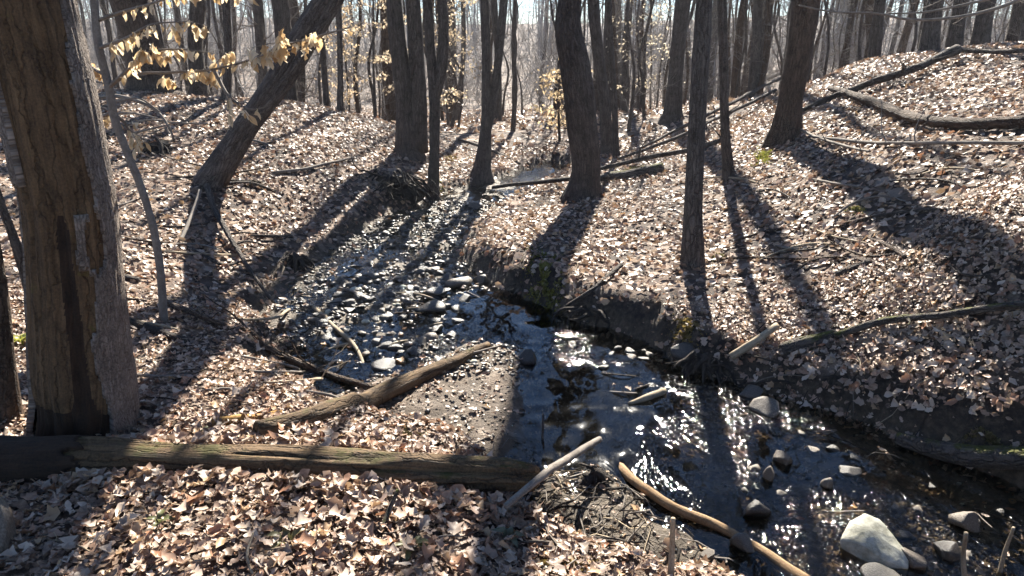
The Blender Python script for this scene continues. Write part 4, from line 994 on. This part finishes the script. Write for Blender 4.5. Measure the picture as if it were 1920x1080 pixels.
# brush on the left bank
pb = G(250, 262)
brush = empty('brush_pile', pb, 'tangle of thin grey branches on the left bank beneath the leafy branch', 'brush')
for k, pp in enumerate([[(160, 185), (230, 182), (290, 205), (320, 245), (330, 290)], [(165, 200), (200, 205), (215, 220)], [(230, 235), (280, 225), (330, 230), (390, 232)], [(240, 252), (290, 240), (340, 228)],
        [(250, 262), (285, 250), (312, 238)], [(215, 190), (265, 186), (300, 210)], [(250, 290), (300, 294), (325, 280)], [(165, 150), (205, 155), (235, 143), (275, 140)], [(290, 245), (296, 262), (288, 280)], [(310, 240), (345, 290), (385, 352)], [(170, 218), (240, 212), (300, 222)], [(330, 285), (320, 310), (300, 330), (275, 345)]]):
    yy = pb[1]+rng.uniform(-.3, .4)
    W = [P(u, v, yy+rng.uniform(-.1, .1)) for u, v in pp]; pth, rd = spline(W, np.linspace(.03 if k in (0, 11) else .016, .007, len(W)), 24)
    mb = MB(); mb.tube(pth, rd, 6, seed=k); add('branch', mb.mesh('branch', M['bark_twig' if k not in (11,) else 'bark_dark'], pb), brush)
# thin branches in front of the right skyline
for lb, pp, y in [('long thin bare branch sweeping across the upper right skyline', [(1498, 10), (1560, 22), (1650, 26), (1700, 36), (1780, 34), (1860, 18), (1900, 4), (1930, -14)], 7.5),
              ('second bare branch looping below the upper right one', [(1660, 26), (1740, 22), (1820, 6), (1870, -6)], 7.8)]:
    W = [P(u, v, y) for u, v in pp]; W.append(W[-1]+np.array([1.5, .5, .9])); W.append(W[-1]+np.array([1.2, .6, .6]))
    base = W[-1].copy(); r_ = empty('hanging_branch', base, lb, 'branch')
    pth, rd = spline(W, np.linspace(.008, .024, len(W)), 60); mb = MB(); mb.tube(pth, rd, 6); add('stem', mb.mesh('stem', M['bark_twig'], base), r_)
    for k in range(9):
        tb = MB(); i_ = int(rng.integers(2, 50)); grow(tb, pth[i_], (rng.normal(), rng.normal()*.4, rng.uniform(-.5, .6)), rng.uniform(.25, .7), .006, 1, sub=3); add('twig', tb.mesh('twig', M['bark_twig'], base), r_)

lipW = [G(u, v) for u, v in [(1660, 806), (1720, 822), (1780, 832), (1850, 838), (1935, 842)]]
lipW = [q+np.array([.02, -.10, .0]) for q in lipW]; lipW.append(lipW[-1]+np.array([.5, -.1, .02]))
pth, rd = spline(lipW, [.018, .03, .04, .045, .045, .04], 90)
mb = MB(); mb.tube(pth, rd, 28, bark_disp(14, .02, 5)); 
tag(add('bank_root', mb.mesh('bank_root', M['bark_mossy'], pth[40]), None, pth[40]), 'mossy root forming the overhanging lip of the lower right bank', 'root')
def moss(label, u, v, wpx, hpx, colour, n, sd, blade=.02):
    r = np.random.default_rng(sd); us = u+r.normal(0, wpx*.25, n); vs = v+r.normal(0, hpx*.25, n)
    c = G(u, v); V, F, C = [], [], []
    e1 = G(u+wpx*.5, v); e2 = G(u, v-hpx*.5)
    ax = (e1-c); ay = (e2-c)
    a, b_ = r.normal(0, .6, n), r.normal(0, .6, n); kk = fbm(a*2.2, b_*2.2, s=sd) > -.12; a, b_ = a[kk], b_[kk]; n = len(a)
    x = c[0]+ax[0]*a+ay[0]*b_; y = c[1]+ax[1]*a+ay[1]*b_; z = hq(x, y)
    dmin = np.exp(-(a*a+b_*b_)*1.5)
    for k in range(n):
        h = .5*blade*r.uniform(.5, 1.5)*(.5+dmin[k]); an = r.uniform(0, 6.28); w = h*.6; q = np.array([x[k], y[k], z[k]+.012*dmin[k]])
        s = np.array([math.cos(an), math.sin(an), 0])*w; t = np.array([r.normal(0, .5), r.normal(0, .5), 1])*h
        i0 = len(V); V += [q-s, q+s, q+t+s*.6, q+t*1.1-s*.3]; F += [(i0, i0+1, i0+2), (i0, i0+2, i0+3)]; C += [np.array(colour)*r.uniform(.5, 1.4)]*4
    V = np.array(V); o = add('moss_patch', make_mesh('moss_patch', V-c, np.array(F), M['moss'], cols={'tint': np.array(C)}), None, c)
    tag(o, label, 'moss', kind='stuff')
YG, OG, OL = (.15, .16, .025), (.20, .15, .025), (.085, .085, .02)
moss('bright moss at the foot of the brown leaning trunk', 1432, 296, 46, 30, (.30, .33, .04), 900, 1, .03)
moss('moss on the peninsula edge above the pool', 1022, 515, 70, 80, (.20, .20, .03), 2200, 2, .03)
moss('golden moss on the bank below the slim grey trunk', 1288, 618, 56, 44, OG, 1100, 3)
moss('moss on the near corner of the gravel bar', 765, 822, 60, 44, OL, 1100, 4, .014)
moss('small bright moss cushion in the middle of the right slope', 1604, 394, 40, 12, YG, 400, 5, .02)
moss('moss on the bank above the thick mossy log', 1200, 322, 80, 20, YG, 700, 6, .03)
moss('small moss tuft right of the slim grey trunk foot', 1345, 484, 30, 14, YG, 300, 7)
moss('golden moss in the leaves at the bottom middle', 1050, 1062, 150, 30, (.24, .17, .03), 900, 8, .014)
moss('moss along the top of the undercut lower right bank', 1860, 828, 130, 22, OL, 1200, 9, .02)
moss('moss on the stream bank right of the forked trunk', 850, 300, 60, 24, OG, 500, 10, .03)
moss('moss at the waterline left of the slim forked trunk', 822, 350, 30, 30, YG, 400, 11, .03)
moss('olive moss on the leaves beside the crossing sticks of the right bank', 1505, 652, 50, 20, OL, 500, 12, .016)

# ------------------------------------------------------------------ beech sapling with hanging pale leaves (upper left)
def beech_leaf_mesh(c, sd):
    tv, tf = leaf_shape(4, .0, .40, .5, .30, .7, .8, sd, True)
    tv = tv+np.array([.5, 0, 0])
    return make_mesh('leaf', tv, tf, M['beech_leaf'], cols={'tint': np.repeat(np.array(c)[None], len(tv), 0)})
BL = [beech_leaf_mesh(c, 300+k) for k, c in enumerate([(.68, .48, .25), (.76, .62, .40), (.82, .72, .54), (.58, .38, .18), (.78, .65, .44), (.72, .56, .34)])]
sb = G(308, 602); yS = sb[1]
sapling = empty('beech_sapling', sb, 'thin beech sapling right of the dead trunk holding pale dry leaves', 'sapling')
W = [sb-np.array([0, 0, .1]), sb]+[P(u, v, yS) for u, v in [(302, 520), (288, 430), (262, 345), (238, 285), (215, 222), (203, 160), (186, 90), (176, 0), (170, -150), (160, -400)]]
pth, rd = spline(W, [.03, .026, .024, .023, .022, .022, .024, .024, .022, .02, .014, .005], 110)
mb = MB(); mb.tube(pth, rd, 12, bark_disp(40, .002, 3)); add('trunk', mb.mesh('trunk', M['bark_smooth'], sb), sapling)
for pp, leaves in [([(206, 158, 0), (240, 142, .0), (320, 136, 0), (400, 130, .1), (470, 112, .2), (540, 84, .3), (612, 62, .4)], 46), ([(198, 140, 0), (175, 128, -.1), (150, 95, -.2), (140, 80, -.2)], 12), ([(203, 165, 0), (240, 130, .1), (270, 100, .2), (330, 92, .2), (400, 100, .2)], 22),
          ([(184, 38, 0), (230, 22, .0), (280, 8, .1), (330, -8, .1), (430, -22, .2)], 14), ([(214, 215, 0), (232, 228, -.05), (243, 250, -.1), (250, 275, -.1)], 7), ([(210, 210, 0), (180, 225, -.1), (165, 232, -.1)], 5), ([(186, 90, 0), (240, 70, .2), (290, 45, .3), (355, 40, .3)], 14), ([(400, 130, .1), (440, 190, .2), (470, 205, .2), (500, 200, .2)], 4), ([(540, 84, .3), (590, 70, .4), (660, 50, .5)], 4)]:
    W = [P(u, v, yS-dy) for u, v, dy in pp]; pth, rd = spline(W, np.linspace(.011, .0025, len(W)), 40)
    mb = MB(); mb.tube(pth, rd, 6); spots = [pth[i_] for i_ in range(8, 40)]
    for k in range(max(3, leaves//4)):
        i_ = int(rng.integers(5, 39)); dd = pth[min(i_+1, 39)]-pth[i_-1]; dd = dd/np.linalg.norm(dd)+np.array([rng.normal(0, .6), rng.normal(0, .8), rng.normal(.05, .25)]); dd /= np.linalg.norm(dd); L_ = rng.uniform(.08, .24)
        tp_, tr_ = spline([pth[i_], pth[i_]+dd*L_*.55, pth[i_]+dd*L_+np.array([0, 0, -.02])], [.003, .002, .0012], 8); mb.tube(tp_, tr_, 4); spots += [tp_[j] for j in (2, 4, 5, 6, 7)]*2
    br = add('branch', mb.mesh('branch', M['bark_twig'], sb), sapling)
    for k in range(int(leaves*3.3)):
        q = Vector(spots[int(rng.integers(len(spots)))]-sb)+Vector(rng.normal(0, .006, 3))
        s = rng.uniform(.038, .08)
        d = Vector((rng.normal(0, .4), rng.normal(0, .4), -1)).normalized()
        o = add('leaf', BL[int(rng.integers(len(BL)))], br)
        o.matrix_local = Matrix.Translation(q) @ (d.to_track_quat('X', 'Z') @ Matrix.Rotation(rng.uniform(0, 6.28), 3, 'X').to_quaternion()).to_matrix().to_4x4() @ Matrix.Scale(s, 4)
# small stems at the left edge
for lb, pp, mk, y in [('brown thin trunk cropped by the left edge', [(12, 772, 46), (4, 680, 40), (-4, 560, 34), (-30, 400, 30), (-60, 200, 30)], 'bark_brown', 2.85),
                  ('mossy crooked sapling just left of the dead trunk', [(78, 700, 18), (66, 600, 20), (44, 500, 20), (20, 430, 16), (-6, 360, 14), (-40, 200, 12)], 'bark_mossy', None)]:
    tree('edge_sapling', lb, pp, mk, cat='sapling', height=6, crown=2, seg=14, relief=.004, flare=1.05, y=y)
# small green plants
def sprig(label, u, v, h, n, colour, sd):
    r = np.random.default_rng(sd); p = G(u, v); root = empty('small_plant', p, label, 'plant')
    me = make_mesh('leaf', *leaf_shape(4, 0, .4, .3, -.3, .1, .3, sd), M['green_leaf'], cols={'tint': np.repeat(np.array(colour)[None], 14, 0)})
    for k in range(n):
        a = k*2.4+r.normal(0, .3); d = Vector((math.cos(a), math.sin(a), r.uniform(.2, .9))).normalized(); s = h*r.uniform(.6, 1)
        o = add('leaf', me, root); o.matrix_local = Matrix.Translation(d*s*.5+Vector((0, 0, h*.2))) @ d.to_track_quat('X', 'Z').to_matrix().to_4x4() @ Matrix.Scale(s, 4)
    mb = MB(); mb.tube([(0, 0, -.02), (0, 0, h*.25)], [.003, .002], 5); add('stem', mb.mesh('stem', M['bark_twig']), root)
sprig('yellow green sprig behind the dead trunk at the left edge', 42, 648, .10, 8, (.42, .45, .06), 1)
sprig('green sprig in the leaves at bottom left of centre', 300, 985, .06, 6, (.10, .14, .03), 2)
sprig('olive broad leaves in the litter below the log', 540, 1022, .08, 5, (.09, .10, .02), 3)
sprig('olive sprig in the litter near the bottom edge', 772, 1038, .07, 6, (.12, .14, .02), 4)
sprig('grey green sprig beside the mud at the bottom middle', 955, 1020, .08, 7, (.08, .12, .06), 5)
sprig('tiny green sprig at the end of the orange wood', 380, 812, .04, 6, (.12, .16, .05), 6)

# ------------------------------------------------------------------ understory beeches further back, holding pale leaves
def back_beech(label, u, v, y, h, n, spread, colour, sd):
    r = np.random.default_rng(sd); p = P(u, v, y); p[2] = hq([p[0]], [p[1]])[0]
    root = empty('leafy_beech', p, label, 'sapling')
    pth, rd = spline([(0, 0, -.1), (r.normal(0, .05), 0, h*.4), (r.normal(0, .1), 0, h*.75), (r.normal(0, .15), 0, h)], [.03, .022, .014, .004], 20)
    mb = MB(); mb.tube(pth, rd, 7); add('trunk', mb.mesh('trunk', M['bark_grey']), root)
    mb = MB(); LV = []
    for k in range(26):
        i_ = int(r.integers(4, 20)); a = r.uniform(0, 6.28); L = spread*(1.1-.6*i_/20)*r.uniform(.5, 1)
        d = np.array([math.cos(a), math.sin(a), r.uniform(.05, .35)]); e = pth[i_]+d*L
        q, rr = spline([pth[i_], pth[i_]+d*L*.5+np.array([0, 0, .05]), e], [.007, .005, .002], 8); mb.tube(q, rr, 3, cap=False)
        for _ in range(int(n*1.7)): t = r.uniform(.3, 1); LV.append(pth[i_]+d*L*t+r.normal(0, .10, 3)*np.array([1, 1, .45]))
    add('branches', mb.mesh('branches', M['bark_twig']), root)
    LV = np.array(LV); m_ = len(LV); tv, tf = far_t[0]
    D = r.normal(0, .7, (m_, 3)); D[:, 2] -= .5; D /= np.linalg.norm(D, axis=1)[:, None]
    S_ = np.cross(D, r.normal(0, 1, (m_, 3))); S_ /= np.linalg.norm(S_, axis=1)[:, None]; U_ = np.cross(D, S_)
    sz = r.uniform(.05, .1, (m_, 1, 1))
    V = LV[:, None]+sz*(tv[None, :, :1]*D[:, None]+tv[None, :, 1:2]*S_[:, None]*.8+tv[None, :, 2:]*U_[:, None])
    F = (tf[None]+(np.arange(m_)*len(tv))[:, None, None]).reshape(-1, 3)
    C = np.repeat(np.array(colour)[None]*r.uniform(.6, 1.3, (m_, 1)), len(tv), 0)
    o = add('foliage', make_mesh('foliage', V.reshape(-1, 3), F, M['beech_leaf'], cols={'tint': C}), root); o['kind'] = 'stuff'
TAN = (.62, .50, .34)
back_beech('leafy pale beech left of the pair of trunks', 705, 230, 14, 2.9, 20, 1.1, TAN, 1)
back_beech('leafy pale beech between the pair of trunks and the leaning pair', 655, 215, 16, 3.2, 16, 1.2, (.6, .46, .3), 2)
back_beech('leafy pale beech right of the forked trunk', 858, 235, 15, 2.6, 14, .9, TAN, 3)
back_beech('small golden beech left of the furrowed trunk', 1050, 262, 13, 1.35, 12, .65, (.70, .55, .34), 4)
back_beech('pale beech behind the trunks right of the furrowed one', 1195, 235, 17, 2.8, 8, 1.1, (.55, .47, .34), 5)
back_beech('thin leafed beech beyond the low crest on the right', 1230, 215, 21, 3.6, 7, 1.3, (.5, .45, .34), 6)

# ------------------------------------------------------------------ woods behind
def proto_tree(sd, h, r, crown, low):
    rs = np.random.default_rng(sd); W = [np.array([0, 0, -.4])]
    lean = rs.normal(0, .03, 2)
    for k in range(1, 8): W.append(np.array([lean[0]*h*k/7+rs.normal(0, .08), lean[1]*h*k/7+rs.normal(0, .08), h*k/7]))
    R = r*np.array([1.5, 1.0, .92, .84, .72, .55, .36, .12]); pth, rd = spline(W, R, 30)
    mb = MB(); mb.tube(pth, rd, 10, bark_disp(12, .12*r, sd), seed=sd); tm = mb.mesh('trunk', M[['bark_dark', 'bark_grey', 'bark_brown'][sd % 3]])
    mb = MB()
    for c in range(crown):
        k = int(rs.integers(12, 29)); a = rs.uniform(0, 6.28); grow(mb, pth[k], (math.cos(a), math.sin(a), rs.uniform(.4, 1)), rs.uniform(.12, .24)*h, max(.01, rd[k]*.45), 0, sub=3, rs=rs)
    for c in range(low):
        k = int(rs.integers(3, 14)); a = rs.uniform(0, 6.28); grow(mb, pth[k], (math.cos(a), math.sin(a), rs.uniform(-.1, .6)), rs.uniform(.06, .13)*h, max(.006, rd[k]*.14), 0, sub=4, rs=rs)
    return tm, mb.mesh('crown', M['bark_twig'])
protoT = [proto_tree(500+k, 8+k % 3, [.10, .075, .125, .055, .085, .045, .095, .04][k], 3, 8+k % 3) for k in range(8)]
protoS = [proto_tree(600+k, 5+k % 3, [.03, .022, .035, .026][k % 4], 5, 9) for k in range(5)]
def plant(u, y, protos_, name, label, cat, group, r, s=None):
    x = (u-960)/FPX*y*1.0; z = hq([x], [y])[0]
    k = int(r.integers(len(protos_))); tm, cm = protos_[k]; s = s or r.uniform(.8, 1.25)
    root = empty(name, (x, y, z), label, cat, group); root.rotation_euler = (r.normal(0, .035), r.normal(0, .035), r.uniform(0, 6.28)); root.scale = (s, s, s)
    add('trunk', tm, root); add('crown', cm, root)
r = np.random.default_rng(77)
zones = [(0, 330, 'behind the dead trunk and leafy branch at left'), (330, 620, 'beyond the left crest behind the leaning pair'), (620, 880, 'beyond the root mass trees'), (880, 1060, 'in the gap above the stream head'), (1060, 1280, 'beyond the furrowed trunk'), (1280, 1560, 'beyond the slope behind the slim grey trunk'), (1560, 1960, 'behind the right skyline')]
ORD = ['leftmost', 'second', 'third', 'fourth', 'fifth', 'sixth', 'seventh', 'eighth', 'ninth', 'tenth', 'eleventh', 'twelfth', 'thirteenth', 'fourteenth', 'fifteenth', 'sixteenth', 'seventeenth', 'eighteenth', 'nineteenth', 'twentieth', 'twenty first', 'twenty second', 'twenty third', 'twenty fourth', 'twenty fifth']
def nth(k): return ORD[k]+('' if k == 0 else ' from left')
for (u0, u1, where), nb in zip(zones, (13, 13, 12, 6, 14, 18, 22)):
    for k, u in enumerate(np.sort(r.uniform(u0, u1, nb))):
        plant(u, r.uniform(15, 40), protoT, 'woodland_tree', nth(k)+' of the bare trees '+where, 'tree', 'bare trees '+where, r)
    for k, u in enumerate(np.sort(r.uniform(u0, u1, min(25, int(nb*1.3))))):
        plant(u, r.uniform(13, 30), protoS, 'bare_sapling', nth(k)+' of the thin saplings '+where, 'sapling', 'thin saplings '+where, r)
def far_woods():
    r = np.random.default_rng(5); pr = []
    for k in range(14):
        mb = MB(); h = r.uniform(6, 10); rad = r.uniform(.03, .085); top = np.array([r.normal(0, .4), r.normal(0, .4), h]); bs = np.array([0, 0, -.3])
        mb.tube([bs, bs*.5+top*.5+np.array([r.normal(0, .15), 0, 0]), top], [rad, rad*.75, .02], 5, cap=False)
        for q in range(15):
            t = r.uniform(.06, .95); p = bs*(1-t)+top*t; a = r.uniform(0, 6.28); L = r.uniform(.8, 2.4)*(1.1-.5*t); d = np.array([math.cos(a), math.sin(a), r.uniform(0, .9)])
            m1 = p+d*L*.5+r.normal(0, .15, 3); e = p+d*L+r.normal(0, .2, 3)
            mb.tube([p, m1, e], [.026, .016, .007], 3, cap=False)
            for g in range(2): mb.tube([m1, m1+(d+r.normal(0, .65, 3))*L*.45], [.012, .006], 3, cap=False)
        pr.append((np.concatenate(mb.V), np.concatenate(mb.F), np.concatenate(mb.B)))
    n = 750; y = np.sqrt(r.uniform(40**2, 118**2, n)); x = r.uniform(-1, 1, n)*(y*.8+4); z = hq(x, y)
    Vs, Fs, Bs, off = [], [], [], 0
    for k in range(n):
        V, F, B = pr[int(r.integers(14))]; a = r.uniform(0, 6.28); s_ = r.uniform(.75, 1.2); c, sn = math.cos(a)*s_, math.sin(a)*s_
        Vs.append(np.stack([V[:, 0]*c-V[:, 1]*sn+x[k], V[:, 0]*sn+V[:, 1]*c+y[k], V[:, 2]*s_+z[k]], 1)); Fs.append(F+off); Bs.append(B); off += len(V)
    bp = []
    for k in range(10):
        mb = MB(); h = r.uniform(1.5, 4); lean = r.normal(0, .15, 2)
        for q in range(9):
            p = np.array([r.normal(0, .12), r.normal(0, .12), r.uniform(0, .5)*h]); a = r.uniform(0, 6.28); sp_ = r.uniform(.1, .6); d = np.array([math.cos(a)*sp_+lean[0], math.sin(a)*sp_+lean[1], r.uniform(.4, 1)])
            L = r.uniform(.3, .7)*h; m1 = p+d*L*.5+r.normal(0, .08, 3); mb.tube([p, m1, p+d*L+r.normal(0, .15, 3)], [.011, .008, .004], 3, cap=False)
            for g in range(2): mb.tube([m1, m1+(d+r.normal(0, .8, 3))*L*.4], [.006, .003], 3, cap=False)
        bp.append((np.concatenate(mb.V), np.concatenate(mb.F), np.concatenate(mb.B)))
    n = 1500; y = np.sqrt(r.uniform(21**2, 75**2, n)); x = r.uniform(-1, 1, n)*(y*.8+4); z = hq(x, y)
    for k in range(n):
        V, F, B = bp[int(r.integers(10))]; a = r.uniform(0, 6.28); s_ = r.uniform(.7, 1.4); c, sn = math.cos(a)*s_, math.sin(a)*s_
        Vs.append(np.stack([V[:, 0]*c-V[:, 1]*sn+x[k], V[:, 0]*sn+V[:, 1]*c+y[k], V[:, 2]*s_+z[k]], 1)); Fs.append(F+off); Bs.append(B); off += len(V)
    tag(add('distant_woods', make_mesh('distant_woods', np.concatenate(Vs), np.concatenate(Fs), M['twig_grey'], attrs={'bark': np.concatenate(Bs)})), 'grey mass of bare woods on the far hillside', 'woods', kind='stuff')
far_woods()

# ------------------------------------------------------------------ air
hz = bpy.data.materials.new('haze'); hz.use_nodes = True; nt = hz.node_tree; nt.nodes.remove(nt.nodes['Principled BSDF'])
pv = nd(nt, 'ShaderNodeVolumePrincipled'); pv.inputs['Color'].default_value = (.86, .91, 1, 1); pv.inputs['Density'].default_value = .0007; pv.inputs['Anisotropy'].default_value = .3
nt.links.new(pv.outputs[0], nt.nodes['Material Output'].inputs['Volume'])
X0, X1, Y0, Y1, Z0, Z1 = -230, 230, -62, 172, -9, 24
hv = [(x, y, z) for z in (Z0, Z1) for y in (Y0, Y1) for x in (X0, X1)]
tag(add('haze', make_mesh('haze', hv, [(0, 2, 3, 1), (4, 5, 7, 6), (0, 1, 5, 4), (2, 6, 7, 3), (0, 4, 6, 2), (1, 3, 7, 5)], hz, smooth=False)), 'thin bright haze in the air of the woods', 'haze', kind='stuff')
